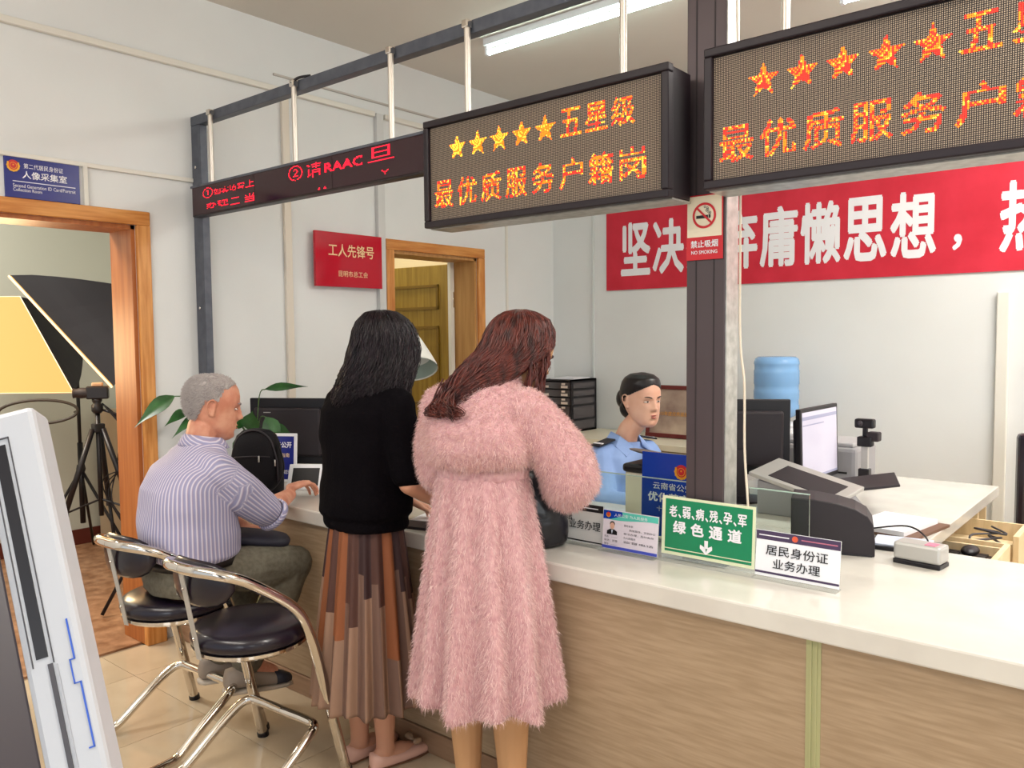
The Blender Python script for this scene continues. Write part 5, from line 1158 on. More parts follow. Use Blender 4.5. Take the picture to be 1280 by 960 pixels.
body.limb([shL, elL, wrL], [0.05, 0.041, 0.028]); hand(body, wrL, V(0.85, 0.3, -0.12), V(0, 0, -1), V(0.2, 0.9, 0), 0.95, (0.3, 0.5, 0.4))
knR, anR = V(-2.735, 1.895, 0.60), V(-2.765, 1.69, 0.25)
knL, anL = V(-3.02, 1.90, 0.60), V(-2.93, 1.68, 0.25)
for kn, an, s_ in ((knR, anR, 1), (knL, anL, -1)):
    body.limb([F(0.08*s_, 0.02, 0.62), kn, an], [0.07, 0.05, 0.036]); body.limb([an, an+F.f*0.10+V(0, 0, -0.06)], [0.036, 0.03])
body.remesh('body', m_skin_old, t, 0.0036, 2, 0.5)
HM.face(t, m_hair_g, mat('old_lips', (170, 96, 80), rough=.5), 0.0034, 0.75)
# short grey hair: a shell over the skull above the hairline
def hair_shell(H, t, m, inf, hairline, name='hair', strand_n=0, sl=0.012, sm=None, wd=0.0009, back=0.0):
    n, mm = 96, 60; vs = []; ok = []
    for i in range(mm+1):
        z = 0.1179-(0.1179+0.085)*(1-math.cos(i/mm*PI/2)) if True else 0
        for k in range(n):
            u = 2*PI*k/n; x, y, zz = H.pt(z, u, 0.004); keep = zz > hairline(x, y); e = max(0.0, min(1.0, (zz-hairline(x, y))/0.035))**0.8; q = 0.0015+inf*e
            x, y, zz = H.pt(z, u, q); vs.append(H.w(x, y, zz)+H.U*(q*max(0, z/0.118)) ); ok.append(keep)
    fs = []
    for i in range(mm):
        for k in range(n):
            k2 = (k+1) % n; f = (i*n+k, i*n+k2, (i+1)*n+k2, (i+1)*n+k)
            if all(ok[q] for q in f): fs.append(f)
    fs.append(tuple(range(n)))
    mb = MB(); mb.add(vs, fs); o = mb.build(name, m, t, smooth=True, fix=False)
    bm = bmesh.new(); bm.from_mesh(o.data); bmesh.ops.delete(bm, geom=[v for v in bm.verts if not v.link_faces], context='VERTS'); bmesh.ops.recalc_face_normals(bm, faces=bm.faces); bm.to_mesh(o.data); bm.free()
    if strand_n:
        P, Nn, r = surf_sample(o, strand_n, 5)
        c = np.array(H.c); out = P-c; out /= np.linalg.norm(out, axis=1)[:, None]; dwn = -np.array(H.U)*0.5-np.array(H.F)*back
        D = out*0.42 + dwn + r.normal(0, 1, (strand_n, 3))*0.25; D /= np.linalg.norm(D, axis=1)[:, None]
        Ln = sl*(0.6+0.8*r.random(strand_n))[:, None]; paths = np.stack([P-out*0.002, P+D*Ln*0.5, P+D*Ln+dwn*Ln*0.4], 1); strands(paths, wd, sm or m, o, 'hair_strands')
    return o
def man_line(x, y):
    if y > 0.028: return 0.074+0.45*(y-0.028)-0.25*max(0, abs(x)-0.045)
    if y > 0.004: return 0.006+0.068*((y-0.004)/0.024)
    if y > -0.034: return 0.024
    return max(-0.052, 0.024-0.076*((-0.034-y)/0.022))
hair_shell(HM, t, m_hair_g, 0.0035, man_line, strand_n=6000, sl=0.0085, sm=mat('white_grey_strands', (184, 176, 174), rough=.6), back=0.5)
# shirt
sh = MB()
sh.rings([F.ring(0, y, z, rx, ry, p=2.4) for z, y, rx, ry in ((0.688, 0.01, .19, .15), (0.705, 0.0, .203, .168), (0.78, -0.005, .200, .168), (0.86, -0.012, .195, .158), (0.95, -0.008, .198, .145), (1.02, 0.012, .185, .122), (1.062, 0.03, .145, .098), (1.10, 0.048, .098, .076), (1.122, 0.06, .07, .064))])
sh.limb([F(-0.11, 0.03, 1.025), F(0.11, 0.03, 1.025)], [0.072, 0.072])
seR = shR.lerp(elR, 0.93); seL = shL.lerp(elL, 0.9)
sh.limb([F(0.145, 0.045, 1.018), shR.lerp(elR, .35)+V(0, 0, -0.005), seR], [0.072, 0.077, 0.068]); sh.limb([F(-0.145, 0.045, 1.018), shL.lerp(elL, .35), seL], [0.072, 0.076, 0.066])
aR = np.array(F(0.145, 0.045, 1.018)); bR = np.array(seR); oF = np.array(F.o); fr_, rr_ = np.array(F.f), np.array(F.r)
def man_paint(co):
    d = bR-aR; ln = np.linalg.norm(d); d = d/ln; q = co-aR; tt = q@d; perp = q-tt[:, None]*d; dist = np.linalg.norm(perp, axis=1)
    e1 = np.cross(d, [0, 0, 1.0]); e1 /= np.linalg.norm(e1); e2 = np.cross(d, e1); ang = np.arctan2(perp@e1, perp@e2)
    loc = co-oF; th = np.arctan2(loc@rr_, -(loc@fr_-0.01)); sleeve = (tt > 0.03) & (dist < 0.088) & ((loc@rr_) > 0.155)
    wz = np.clip((co[:, 2]-0.95)/0.10, 0, 1); wz = wz*wz*(3-2*wz)
    return np.where(sleeve, ang*0.072+3, (1-wz)*th*0.175+wz*(loc@rr_)*1.05+3)
terms = [(14, 9, 30, 0, .5), (-9, 22, 18, 1.3, .45), (30, -12, -22, 2.1, .35), (5, 8, 60, .4, .25)]
sho = sh.remesh('shirt', m_stripe, t, 0.0055, 5, 0.6, foldfn(terms, 0.0045), man_paint)
cl = MB()
nk = F(0.003, 0.062, 1.113); rr = []
for k in range(22):
    a = 2*PI*k/22; c = nk + F.r*0.073*math.sin(a) + F.f*0.068*math.cos(a) + V(0, 0, 0.012*-math.cos(a)-0.004); o_ = (F.r*math.sin(a)+F.f*math.cos(a))
    rr.append([c+V(0, 0, 0.022)-o_*0.004, c+V(0, 0, 0.024), c+o_*0.012+V(0, 0, 0.008), c+o_*0.024-V(0, 0, 0.016), c+o_*0.020-V(0, 0, 0.018), c-V(0, 0, 0.012)])
co_ = cl.rings(rr, closed=True).build('collar', m_stripe, t, smooth=True)
at_ = co_.data.attributes.new('stripe', 'FLOAT', 'POINT'); at_.data.foreach_set('value', [v.co.x*0.6+v.co.z*1.2+3 for v in co_.data.vertices])
for P_, ax in ((seR, elR-shR), (seL, elL-shL)):
    ax = ax.normalized(); c = MB().lathe(P_+ax*0.050, [(0.058, -0.012), (0.066, -0.010), (0.067, 0.008), (0.061, 0.012), (0.052, 0.010), (0.050, -0.012)], 30, ax, cap=False).build('sleeve_hem', m_stripe, t, smooth=True)
    q = c.data.attributes.new('stripe', 'FLOAT', 'POINT'); q.data.foreach_set('value', [v.co.z*1.0+v.co.x for v in c.data.vertices])
# trousers, belt, shoes
tr = MB()
tr.rings([F.ring(0, y, z, rx, ry) for z, y, rx, ry in ((0.563, 0.0, .15, .13), (0.575, 0.0, .185, .16), (0.62, 0.0, .195, .165), (0.67, 0.0, .188, .156), (0.70, 0.0, .18, .15))])
for kn, an, s_ in ((knR, anR, 1), (knL, anL, -1)):
    hp = F(0.095*s_, 0.03, 0.635); md = hp.lerp(kn, .5)
    tr.limb([hp, md, kn+V(0, -0.01, 0.002)], [0.085, 0.086, 0.072]); tr.limb([kn, kn.lerp(an, .35)+V(0, 0.01, 0), kn.lerp(an, .8), an+V(0, 0, 0.02)], [0.071, 0.070, 0.064, 0.060])
tr.remesh('trousers', m_trouser, t, 0.006, 4, 0.6, foldfn([(40, 20, 34, 0, .5), (-22, 46, 25, 1, .5), (16, -30, 60, 2, .4)], 0.0042))
MB().rings([ellring(F(0, 0, 0.668), F.r*0.187, F.f*0.158, 40, 2.2), ellring(F(0, 0, 0.668), F.r*0.194, F.f*0.164, 40, 2.2), ellring(F(0, 0, 0.70), F.r*0.189, F.f*0.164, 40, 2.2), ellring(F(0, 0, 0.70), F.r*0.183, F.f*0.158, 40, 2.2)]).build('belt', m_belt, t, smooth=True)
for an, s_ in ((anR, 1), (anL, -1)):
    a0 = an+V(0, 0, -0.045); fd = V(0.22, 0.97, -0.10).normalized(); sd = V(0.97, -0.22, 0)
    def shoe_ring(y, z, rx, rz): return ellring(a0+fd*y+V(0, 0, z), sd*rx, V(0, 0, 1)*rz, 20, 2.6)
    s1 = MB().rings([shoe_ring(-0.085, -.015, .02, .02), shoe_ring(-0.075, -.005, .034, .038), shoe_ring(-0.03, 0.0, .038, .042), shoe_ring(0.03, -.01, .042, .034), shoe_ring(0.10, -.022, .044, .025), shoe_ring(0.15, -.028, .036, .019), shoe_ring(0.172, -.03, .018, .011)]).build('shoe', m_shoe_g, t, smooth=True)
    MB().rings([ellring(a0+fd*y+V(0, 0, -0.052), sd*rx, V(0, 0, 1)*0.010, 16, 3) for y, rx in ((-.09, .02), (-.075, .037), (0, .041), (.09, .047), (.15, .04), (.178, .02))]).build('sole', m_shoe_w, s1, smooth=True)
    MB().rings([shoe_ring(0.105, -.021, .0455, .0265), shoe_ring(0.15, -.027, .038, .0205), shoe_ring(0.174, -.03, .02, .0125)]).build('toe_cap', m_shoe_b, s1, smooth=True)
    MB().rings([ellring(an+V(0, 0, -0.025), sd*0.04, fd*0.045, 20), ellring(an+V(0, 0, 0.04), sd*0.045, fd*0.048, 20)]).build('sock', m_shoe_b, t, smooth=True)
kc = F(0.15, -0.12, 0.655)
for q in range(2): MB().tube(smoothpath([kc+V(0.012*q, 0, 0.03), kc+F.r*0.03*(q+.6)+V(0, 0, -0.01), kc+F.r*0.02+V(0.01*q, 0, -0.055)], 6), 0.003, 6).build('key_chain', m_silver, t, smooth=True)
# pouch on his lap
t2 = thing('waist_pouch', 'dark navy cloth pouch resting on the old man\'s lap', 'pouch', (-2.84, 1.80, 0.66))
pc_ = V(-2.83, 1.79, 0.715); px_ = V(0.55, 0.80, -0.16).normalized(); py_ = V(-0.8, 0.55, 0).normalized()
MB().rings([ellring(pc_+V(0, 0, z), px_*a, py_*b, 28, 3) for z, a, b in ((-.028, .10, .06), (-.018, .125, .08), (0.0, .132, .086), (.014, .12, .075), (.022, .09, .05))]).build('body', mat('navy_cloth', (40, 38, 52), rough=.6), t2, smooth=True)
MB().tube(smoothpath([pc_+px_*-0.12, pc_+px_*-0.17+V(0, 0, 0.03), pc_+px_*-0.16+V(0.03, -0.05, -0.03)], 6), 0.006, 6).build('strap', m_blackpl, t2, smooth=True)

# ---------------------------------------------------------------- helper for skirts
def skirt(F, z1, z0, r1, r0, npl, amp1, amp0, colour, mats, parent, cx=0, cy=0, cx0=0, cy0=0, name='skirt', nseg=None, rows=40, hemwave=0.006, ell=0.85, th=0.004):
    n = nseg or npl*8; R = []; mi = []
    for side in (0, 1):
        for i in range(rows+1):
            q = i/rows; z = z1+(z0-z1)*q; r = r1+(r0-r1)*(q**0.85); am = amp1+(amp0-amp1)*q; ring = []
            for k in range(n):
                a = 2*PI*k/n; w_ = math.sin(a*npl+0.7*math.sin(a*2)+0.35*math.sin(a*5+2*q)); rr = r+am*w_-side*th
                hz = hemwave*math.sin(a*npl*0.5+1.0)*q
                ring.append(F(cx+(cx0-cx)*q+rr*math.sin(a), cy+(cy0-cy)*q+rr*ell*math.cos(a), z+hz))
            R.append(ring)
    vs = [p for r in R for p in r]; fs = []; m_ = rows+1
    for i in range(rows):
        for k in range(n):
            k2 = (k+1) % n; fs.append((i*n+k, i*n+k2, (i+1)*n+k2, (i+1)*n+k)); mi.append(colour(k/n, (i+.5)/rows)); o = m_*n
            fs.append((o+(i+1)*n+k, o+(i+1)*n+k2, o+i*n+k2, o+i*n+k)); mi.append(mi[-1])
    for k in range(n):
        k2 = (k+1) % n; fs.append((rows*n+k, rows*n+k2, m_*n+rows*n+k2, m_*n+rows*n+k)); mi.append(mi[(rows-1)*n*2+k*2])
    mb = MB(); mb.add(vs, fs); mb.m = mi; return mb.build(name, mats, parent, smooth=True)

# ---------------------------------------------------------------- dark-haired woman
t = thing('person', 'standing woman with long black hair, black knit top and pleated brown skirt at the counter', 'person', (-2.2, 1.81, 0))
F = Fr((-2.19, 1.815, 0), math.radians(-4))
HW_ = Head(F(0.015, 0.105, 1.455), V(0.05, 0.93, -0.45), V(0, 0, 1), 0.98)
body = MB(); HW_.rings(body, n=72, m=60); HW_.ears(body)
body.limb([F(0, 0.03, 1.30), F(0.02, 0.085, 1.39)], [0.052, 0.048])
body.rings([F.ring(0, y, z, rx, ry) for z, y, rx, ry in ((0.80, 0, .115, .085), (0.9, 0, .115, .085), (1.0, 0, .115, .09), (1.15, 0, .14, .10), (1.27, 0.01, .13, .08), (1.33, .03, .05, .05))])
def arm(mb, sh, el, wr, r0=.045, r1=.038, r2=.025): mb.limb([sh, el, el.lerp(wr, .35), wr], [r0, r1, r1*.95, r2])
bsR, beR, bwR = F(0.155, 0.02, 1.265), F(0.205, 0.03, 1.015), F(0.17, 0.245, 0.90)
bsL, beL, bwL = F(-0.155, 0.02, 1.265), F(-0.20, 0.05, 1.02), F(-0.10, 0.26, 0.88)
arm(body, bsR, beR, bwR); arm(body, bsL, beL, bwL)
hand(body, bwR, F.f*0.8-F.r*0.25+V(0, 0, -0.35), V(0, -0.3, -1), -F.r, 0.9); hand(body, bwL, F.f*0.8+F.r*0.25+V(0, 0, -0.35), V(0, -0.3, -1), F.r, 0.9)
fR, fL = F(0.045, 0.03, 0.0), F(-0.065, 0.0, 0.0); fd = V(0.18, 0.98, 0).normalized(); fdL = V(-0.05, 1, 0).normalized()
for f0, fdir, s_ in ((fR, fd, 1), (fL, fdL, -1)):
    hp = F(0.075*s_, 0, 0.82)
    body.limb([F(0.05*s_, 0, 0.80), hp.lerp(f0+V(0, 0, 0.44), 1.0)+F.f*0.02, f0+V(0, 0, .33)-fdir*0.005, f0+V(0, 0, .10), f0+V(0, 0, .055)], [.058, .048, .050, .033, .033])
    body.limb([f0+V(0, 0, .040)-fdir*.025, f0+fdir*.06+V(0, 0, .034), f0+fdir*.13+V(0, 0, .020)], [.026, .030, .018])
body.remesh('body', m_skin_leg, t, 0.0042, 2, 0.5)
HW_.face(t, m_hair_b, m_lip)
top = MB()
top.rings([F.ring(0, y, z, rx, ry, p=2.5) for z, y, rx, ry in ((0.845, 0, .150, .118), (0.86, 0, .158, .124), (0.885, 0, .156, .122), (0.90, 0, .172, .135), (0.95, 0, .172, .135), (1.05, 0, .162, .122), (1.15, 0, .172, .125), (1.25, 0.0, .178, .115), (1.30, 0.01, .15, .09), (1.335, .03, .085, .065), (1.35, .04, .06, .055))])
top.limb([F(-0.12, 0.01, 1.268), F(0.12, 0.01, 1.268)], [0.06, 0.06])
for a, b in ((bsR, beR), (bsL, beL)): top.limb([a, a.lerp(b, .55), a.lerp(b, .86)], [.066, .064, .060])
top.remesh('knit_top', m_knit, t, 0.0055, 4, 0.6, foldfn([(20, 10, 26, 0, .5), (-12, 26, 40, 1.3, .5), (8, 8, 70, .4, .3)], 0.0035))
def bcol(a, q):
    k = int((a*20+0.2)) % 20; pat = [1, 0, 2, 1, 2, 0, 1, 2, 1, 0][k % 10]; fr_ = (a*20+0.2) % 1
    lim = {0: 0.66, 1: 0.50, 2: 0.40}[pat] + 0.05*((k*7) % 3-1)
    if fr_ > 0.62 and pat != 0: lim -= 0.12
    return (pat if q < lim else (4 if (fr_ > .55) else 3))
skirt(F, 0.90, 0.250, 0.128, 0.205, 20, 0.003, 0.017, bcol, [m_orange, m_brown, m_dbrown, m_taupe, m_taupe2], t, nseg=20*14, rows=60, cx0=0.0, cy0=-0.01, ell=0.85)
for f0, fdir, nm in ((fR, fd, 0), (fL, fdL, 1)):
    sd = fdir.cross(V(0, 0, 1))
    rr = []
    for y, rx, z0, z1 in ((-.058, .012, .0, .040), (-.052, .026, .0, .058), (-.02, .033, 0, .050), (.03, .037, 0, .040), (.07, .041, 0, .040), (.11, .042, 0, .042), (.15, .034, 0, .034), (.175, .018, 0, .022), (.182, .006, .004, .012)):
        c = f0+fdir*y+V(0, 0, (z0+z1)/2); rr.append(ellring(c, sd*rx, V(0, 0, (z1-z0)/2), 20, 2.8))
    s1 = MB().rings(rr).build('shoe', m_flat, t, smooth=True)
    MB().rings([ellring(f0+fdir*y+V(0, 0, 0.003), sd*rx, V(0, 0, 0.003), 16, 3) for y, rx in ((-.06, .02), (-.05, .029), (0, .034), (.07, .043), (.12, .044), (.16, .034), (.186, .01))]).build('sole', mat('tan_sole', (120, 84, 60), rough=.6), s1)
    for s_ in (-1, 1):
        MB().rings([ellring(f0+fdir*.115+sd*s_*x+V(0, 0, .052+.004*abs(x)/.02), fdir*a, V(0, 0, 1)*b, 12) for x, a, b in ((.003, .006, .004), (.015, .013, .009), (.03, .018, .012), (.034, .012, .006))]).build('bow_loop', m_bow, s1, smooth=True)
    MB().ell(f0+fdir*.115+V(0, 0, .053), (.007, .007, .007)).build('bow_knot', m_bow, s1, smooth=True)
# long hair
def long_hair(H, rings, m, t, n_str, width, wave=0.006, ext=0.05, seed=1, k=18, side_curl=0):
    """rings: list of (centre, X, Y) ellipses from crown to tips"""
    R = [ellring(c, X, Y, 40) for c, X, Y in rings]
    o = MB().rings(R).remesh('hair', m, t, 0.006, 6, 0.6, foldfn([(70, 60, 8, 0, .5), (-90, 40, 12, 1, .4), (30, -100, 10, 2, .4)], 0.003))
    r = np.random.default_rng(seed); A = np.array([[p[:] for p in q] for q in R]); C = A.mean(1); nr_ = len(R); paths = []
    for i in range(n_str):
        th = r.random()*40; s0 = r.random()*0.35*nr_; s1 = min(nr_-1, s0+ (0.45+0.75*r.random())*nr_); dt = r.normal(0, 1.2); sc = 1.0+abs(r.normal(0, .03)); ph = r.random()*6.28; fr2 = 5+r.random()*5; wv = wave*(0.4+r.random())
        ex = ext*r.random() if s1 >= nr_-1.01 else 0; P = []
        for j in range(k):
            q = s0+(s1-s0)*j/(k-1); qi = int(min(q, nr_-1.001)); f = q-qi; qi2 = min(qi+1, nr_-1); h = th+dt*j/k
            a = int(h) % 40; b = (a+1) % 40; g_ = h-math.floor(h)
            p = (A[qi, a]*(1-g_)+A[qi, b]*g_)*(1-f)+(A[qi2, a]*(1-g_)+A[qi2, b]*g_)*f; c = C[qi]*(1-f)+C[qi2]*f
            w_ = wv*(q/nr_)**1.3; d = (p-c); dn_ = d/max(np.linalg.norm(d), 1e-6); tn = np.cross(dn_, [0, 0, 1.0])
            p = c+d*sc+tn*w_*math.sin(fr2*q*0.6+ph)+dn_*(0.002+w_*0.8*math.cos(fr2*q*0.6+ph))
            if ex and j > k*0.6: e_ = (j/k-.6)/.4; p = p+np.array([0, 0, -ex*e_])+tn*ex*.5*math.sin(e_*3+ph)
            P.append(p)
        paths.append(P)
    strands(np.array(paths), width, m, o); return o
def hr(F, x, y, z, a, b, yaw=0):
    X = F.r*math.cos(yaw)+F.f*math.sin(yaw); Y = X.cross(V(0, 0, 1))*-1; return (F(x, y, z), X*a, Y*b)
long_hair(HW_, [hr(F, .01, .075, 1.590, .01, .01), hr(F, .01, .075, 1.582, .045, .055), hr(F, .012, .08, 1.556, .075, .088), hr(F, .012, .085, 1.515, .090, .110), hr(F, .012, .085, 1.465, .098, .122), hr(F, .010, .075, 1.41, .106, .126), hr(F, .005, .055, 1.365, .118, .122), hr(F, .0, .038, 1.325, .126, .118), hr(F, .0, .025, 1.29, .122, .118), hr(F, .0, .015, 1.262, .09, .10)], m_hair_b, t, 1500, 0.0018, 0.012, 0.07, 2)

# ---------------------------------------------------------------- woman in the pink dress
t = thing('person', 'standing woman with auburn hair in a fluffy pink dress, seen from behind', 'person', (-1.66, 1.84, 0))
F = Fr((-1.66, 1.84, 0), math.radians(6))
HP = Head(F(0.055, 0.135, 1.445), V(0.45, 0.78, -0.42), V(0, 0, 1), 0.98)
body = MB(); HP.rings(body, n=72, m=60); HP.ears(body)
body.limb([F(0.01, 0.0, 1.33), F(0.04, 0.09, 1.39)], [0.05, 0.046])
body.rings([F.ring(0, y, z, rx, ry) for z, y, rx, ry in ((0.85, 0, .12, .09), (1.0, 0, .11, .09), (1.1, -.01, .12, .09), (1.25, -.02, .13, .09), (1.34, -.01, .05, .05))])
psR, peR, pwR = F(0.165, 0.02, 1.27), F(0.245, 0.105, 1.085), F(0.155, 0.22, 1.005)
psL, peL, pwL = F(-0.160, 0.0, 1.27), F(-0.190, 0.03, 1.06), F(-0.11, 0.20, 0.98)
arm(body, psR, peR, pwR); arm(body, psL, peL, pwL)
hand(body, pwR, -F.r*0.5+F.f*0.7+V(0, 0, -0.2), V(-.5, 0, -1), F.f, 0.88, (.5, .6, .4)); hand(body, pwL, F.r*0.4+F.f*0.8+V(0, 0, -0.2), V(.5, 0, -1), F.f, 0.88, (.5, .6, .4))
for s_ in (-1, 1):
    f0 = F(0.085*s_+0.01, 0.0, 0); hp = F(0.085*s_, 0, 0.9)
    body.limb([hp-V(0, 0, .06), f0+V(0, 0, .48), f0+V(0, 0, .38)-F.f*.012, f0+V(0, 0, .10), f0+V(0, 0, .05)], [.062, .056, .060, .038, .038]); body.limb([f0-F.f*.03+V(0, 0, .04), f0+F.f*.12+V(0, 0, .025)], [.032, .024])
body.remesh('body', [m_tights], t, 0.0045, 2, 0.5)
HP.face(t, m_hair_r, m_lip)
for s_ in (-1, 1):
    f0 = F(0.085*s_+0.01, 0, 0); sd = F.r
    MB().rings([ellring(f0+F.f*y+V(0, 0, h/2), sd*rx, V(0, 0, h/2), 18, 2.8) for y, rx, h in ((-.068, .012, .05), (-.06, .032, .07), (-.02, .04, .055), (.05, .045, .045), (.11, .047, .045), (.16, .034, .035), (.185, .01, .02))]).build('shoe', m_whitepl, t, smooth=True)
dr = MB()
dr.rings([F.ring(x, y, z, rx, ry, p=2.3) for z, x, y, rx, ry in ((1.098, -.005, .0, .130, .105), (1.106, -.005, .0, .146, .122), (1.125, -.005, -.01, .166, .140), (1.165, 0, -.02, .176, .148), (1.225, .0, -.025, .174, .138), (1.29, .0, -.015, .160, .115), (1.345, .005, .0, .12, .085), (1.375, .015, .015, .085, .07), (1.40, .022, .03, .062, .056))])
dr.limb([F(-0.13, -0.005, 1.285), F(0.13, -0.005, 1.285)], [0.07, 0.07])
dr.limb([F(0.145, 0.01, 1.275), F(0.195, 0.05, 1.20), F(0.235, 0.095, 1.115), peR+V(0, 0, -0.01), peR.lerp(pwR, .55), pwR.lerp(peR, .08)], [.075, .078, .084, .084, .080, .056])
dr.limb([F(-0.145, -0.005, 1.275), F(-0.18, 0.0, 1.18), peL+V(0, 0, 0.01), peL.lerp(pwL, .5), pwL.lerp(peL, .1)], [.072, .072, .074, .072, .05])
bod = dr.remesh('dress_bodice', m_pinkcloth, t, 0.006, 5, 0.6, foldfn([(24, 18, 20, 0, .5), (-18, 30, 34, 1.2, .5), (44, -12, 26, 2, .35)], 0.0045))
wb = MB(); rr = []
for z, q in ((1.070, 0), (1.076, .006), (1.084, .005), (1.094, .008), (1.103, .004)):
    rr.append([F(-.005+(0.140+q+0.0025*math.sin(a*34))*math.sin(a), (0.118+q+0.0025*math.sin(a*34))*math.cos(a), z) for a in [2*PI*k/136 for k in range(136)]])
wb.rings(rr).build('waistband', m_pinkcloth, t, smooth=True)
sk = skirt(F, 1.078, 0.395, 0.140, 0.228, 11, 0.004, 0.030, lambda a, q: 0, [m_pinkcloth], t, cx=-.005, ell=0.88, name='dress_skirt', rows=44, hemwave=0.012)
fur(bod, 46000, 0.0125, 0.0011, [m_fur1, m_fur2, m_fur2, m_fur3], bod, 0.35, 0.8, seed=11)
fur(sk, 76000, 0.014, 0.0012, [m_fur1, m_fur2, m_fur2], sk, 0.9, 0.6, seed=12)
fur(sk, 1, 0.01, 0.001, [m_fur1], sk) if False else None
long_hair(HP, [hr(F, .055, .125, 1.578, .01, .01), hr(F, .055, .12, 1.570, .045, .05), hr(F, .058, .120, 1.545, .080, .090), hr(F, .056, .118, 1.505, .095, .112), hr(F, .052, .105, 1.46, .102, .118), hr(F, .03, .065, 1.425, .108, .100), hr(F, .012, .02, 1.392, .104, .075), hr(F, -.006, -.03, 1.362, .090, .055), hr(F, -.020, -.07, 1.335, .066, .040), hr(F, -.030, -.10, 1.305, .036, .022)], m_hair_r, t, 1500, 0.0019, 0.012, 0.05, 4)
# wavy locks sweeping over the back to the left
rp = []
for q in range(9):
    a0 = V(0.02-0.010*q, -0.055-0.006*q, 1.405-0.006*q); a1 = V(-0.005-0.010*q, -0.10-0.003*q, 1.355-0.008*q+0.004*(q % 3)); a2 = V(-0.035-0.009*q+0.03*(q % 2), -0.135, 1.318-0.006*q); a3 = V(-0.005-0.014*q+0.035*(q % 3), -0.155, 1.268+0.006*(q % 4)); a4 = V(0.02-0.013*q+0.02*(q % 2), -0.160, 1.272)
    for w_ in range(13):
        jt = V(*rng.normal(0, 0.0045, 3)); ph = rng.random()*6; P = smoothpath([a0+jt*2, a1+jt, a2+jt*1.5, a3+jt, a4+jt*1.6], 5); P = [p+V(0.004*math.sin(i*.7+ph), 0, 0.004*math.cos(i*.7+ph)) for i, p in enumerate(P)]
        rp.append([F(*p)[:] for p in P])
strands(np.array(rp), 0.0022, m_hair_r, t, 'curled_ends')
rp = []
for q in range(110):
    z0 = 1.40+0.07*rng.random(); ph = rng.random()*6; P = []
    for j in range(18):
        u = j/17; P.append(F(0.140-0.01*u+0.008*math.sin(u*7+ph), 0.10+0.05*math.sin(ph)-0.02*u, z0-(0.12+0.05*math.sin(ph*3))*u)[:])
    rp.append(P)
strands(np.array(rp), 0.0022, m_hair_r, t, 'side_locks')

# ---------------------------------------------------------------- officer behind the counter
t = thing('person', 'seated woman officer in a pale blue uniform shirt with black epaulettes, dark hair tied back', 'person', (-1.96, 3.10, 0))
F = Fr((-1.965, 3.11, 0), math.radians(-100))
HO = Head(V(-1.885, 3.135, 1.205), V(0.93, -0.36, -0.05), V(0.0, 0, 1), 0.97, 0.85, 1.04)
body = MB(); HO.rings(body); HO.ears(body)
body.limb([F(0, 0.0, 1.0), F(0.0, 0.03, 1.07), HO.w(0, -0.015, -0.085)], [0.055, 0.048, 0.048])
body.rings([F.ring(0, y, z, rx, ry) for z, y, rx, ry in ((0.50, 0, .16, .13), (0.62, 0, .15, .11), (0.8, 0, .13, .10), (0.95, 0, .14, .09), (1.02, 0.0, .05, .05))])
for s_ in (-1, 1):
    arm(body, F(0.16*s_, 0, .95), F(.22*s_, .08, .76), F(.14*s_, .27, .80)); hand(body, F(.14*s_, .27, .80), F.f, V(0, 0, -1), F.r*-s_, .85)
    body.limb([F(.09*s_, 0, .52), F(.11*s_, .40, .53), F(.11*s_, .42, .10)], [.08, .06, .045]); body.limb([F(.11*s_, .42, .06), F(.11*s_, .54, .04)], [.04, .03])
body.remesh('body', m_skin, t, 0.0036, 2, 0.5)
HO.face(t, m_hair_k, m_lip, 0.0026, 0.8)
hair_shell(HO, t, m_hair_k, 0.009, lambda x, y: (0.012+0.066*max(0, min(1, (y+0.012)/0.098))**0.95 if y > -0.012 else max(-0.06, 0.012-0.072*max(0, (-0.026-y)/0.02))), strand_n=0)
sp = []
for q in range(620):     # combed back from the hairline into the bun
    u0 = (rng.random()*2-1)*1.9; zz0 = 0.079-0.064*min(1, (abs(u0)/1.75)**1.35)+0.012*rng.random()*rng.random(); P = []; side = 1 if u0 > 0 else -1
    for j in range(16):
        v = j/15; u = u0+(side*PI*0.985-u0)*v**0.9 if abs(u0) > .5 else u0*(1-v)+side*PI*0.97*v; z = zz0+(-0.005-zz0)*v**1.6+0.050*math.sin(PI*v)*(1-min(1, abs(u0)/1.9)*.8)
        x, y, z = HO.pt(min(.115, z), u, 0.0100*min(1, .10+v*3)); P.append(HO.w(x, y, z)[:])
    sp.append(P)
strands(np.array(sp), 0.0016, m_hair_k, t)
MB().ell(HO.w(0, -0.125, -0.005), (0.042, 0.042, 0.05)).build('hair_bun', m_hair_k, t, smooth=True)
MB().ell(HO.w(0, -0.085, -0.045), (0.050, 0.045, 0.05)).build('hair_nape', m_hair_k, t, smooth=True)
us = MB()
us.rings([F.ring(0, y, z, rx, ry, p=2.4) for z, y, rx, ry in ((0.52, 0, .18, .15), (0.65, 0, .17, .14), (0.8, 0, .165, .13), (0.90, 0, .18, .125), (0.965, 0, .17, .105), (1.0, .0, .12, .08), (1.025, .005, .075, .065))])
us.limb([F(-0.13, 0, .955), F(0.13, 0, .955)], [.062, .062])
for s_ in (-1, 1): us.limb([F(.15*s_, 0, .95), F(.19*s_, .04, .85), F(.22*s_, .08, .78), F(.17*s_, .2, .79)], [.066, .068, .062, .052])
us.remesh('uniform_shirt', m_uniform, t, 0.0055, 5, 0.6, foldfn([(20, 14, 30, 0, .5), (-24, 30, 20, 1, .5)], 0.0045))
tr = MB().rings([F.ring(0, 0, z, rx, ry) for z, rx, ry in ((0.47, .16, .14), (.49, .18, .16), (.56, .18, .155), (.60, .17, .145))])
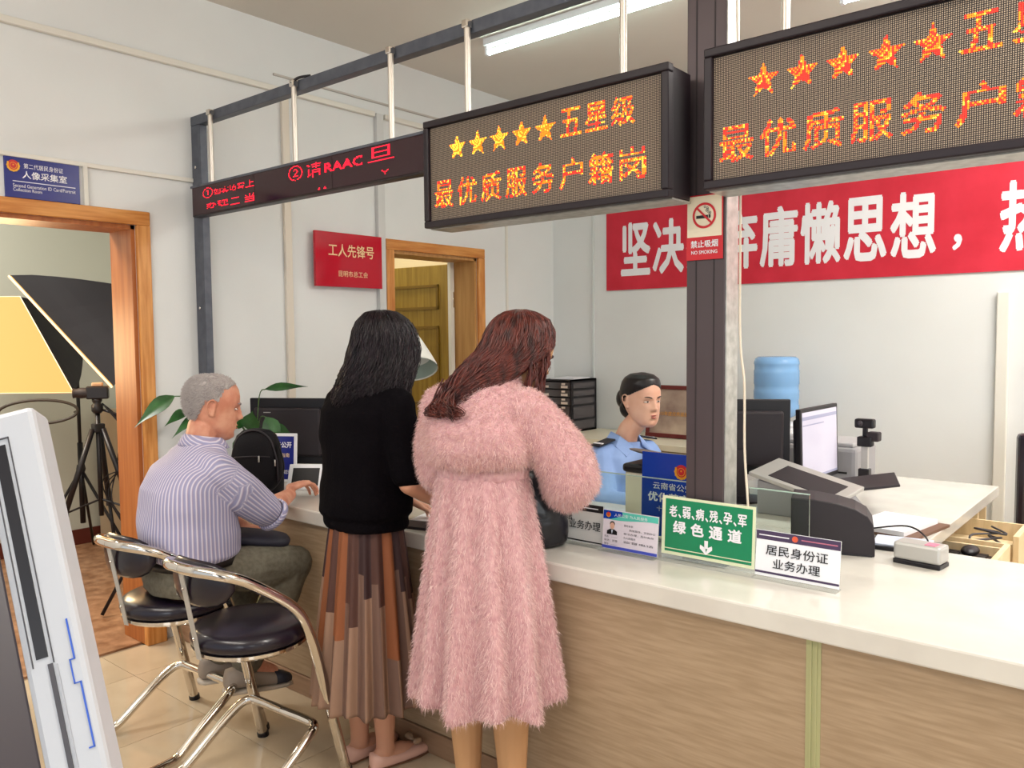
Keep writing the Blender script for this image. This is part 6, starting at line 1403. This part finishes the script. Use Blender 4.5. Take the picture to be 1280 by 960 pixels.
for s_ in (-1, 1): tr.limb([F(.09*s_, .02, .54), F(.11*s_, .41, .54), F(.11*s_, .42, .12)], [.088, .07, .062])
tr.remesh('trousers', m_epau, t, 0.008, 3)
for s_ in (-1, 1):   # collar wings
    mb = MB(); c0 = F(0, 0.012, 1.03)
    A1 = [F(0.052*s_, -0.03, 1.062), F(0.060*s_, 0.03, 1.048), F(0.030*s_, 0.085, 1.005), F(0.085*s_, 0.095, 0.965), F(0.100*s_, 0.045, 1.005), F(0.088*s_, -0.03, 1.028)]
    mb.add(A1+[p+V(0, 0, 0.005)+F.f*.003 for p in A1], [(0, 1, 2, 3, 4, 5), tuple(reversed(range(6, 12)))]+[(i, (i+1) % 6, 6+(i+1) % 6, 6+i) for i in range(6)]); mb.build('collar', m_uniform, t)
    # epaulette with its white bar
    a, b = F(0.085*s_, 0.005, 1.034), F(0.190*s_, 0.008, 1.014); d = (b-a).normalized(); w_ = F.f; up = d.cross(w_).normalized(); up = up if up.z > 0 else -up
    R = frame_R(d, w_, up); ep = MB().box((0, -0.028, -0.004), ((b-a).length, 0.028, 0.004), R=R, c=a+up*0.004).build('epaulette', m_epau, t, bevel=0.003)
    MB().box(((b-a).length-0.030, -0.026, 0.004), ((b-a).length-0.018, 0.026, 0.006), R=R, c=a+up*0.004).build('rank_bar', m_white, ep)
pk = F(-0.075, 0.128, 0.905); R = frame_R(F.r, F.f, V(0, 0, 1))
MB().box((-.03, -0.004, -.008), (.03, .004, .010), R=R, c=pk+F.f*.004).build('name_bar', m_epau, t)
MB().box((-.03, -0.004, -.008), (.03, .004, .010), R=R, c=F(0.075, 0.128, 0.905)+F.f*.004).build('badge_bar', m_epau, t)
# her chair
t = thing('officer_chair', 'low dark swivel chair under the officer, hidden behind the counter', 'chair', (-1.97, 3.10, 0))
MB().box((-2.20, 2.88, 0.40), (-1.76, 3.33, 0.462)).build('seat', m_vinyl, t, bevel=0.02)
MB().tube([V(-1.98, 3.1, 0.06), V(-1.98, 3.1, 0.40)], 0.03, 12).build('gas_lift', m_blackpl, t)
for k in range(5):
    a = 2*PI*k/5; MB().tube([V(-1.98, 3.1, 0.08), V(-1.98+0.26*math.cos(a), 3.1+0.26*math.sin(a), 0.03)], 0.022, 8).build('leg', m_blackpl, t)
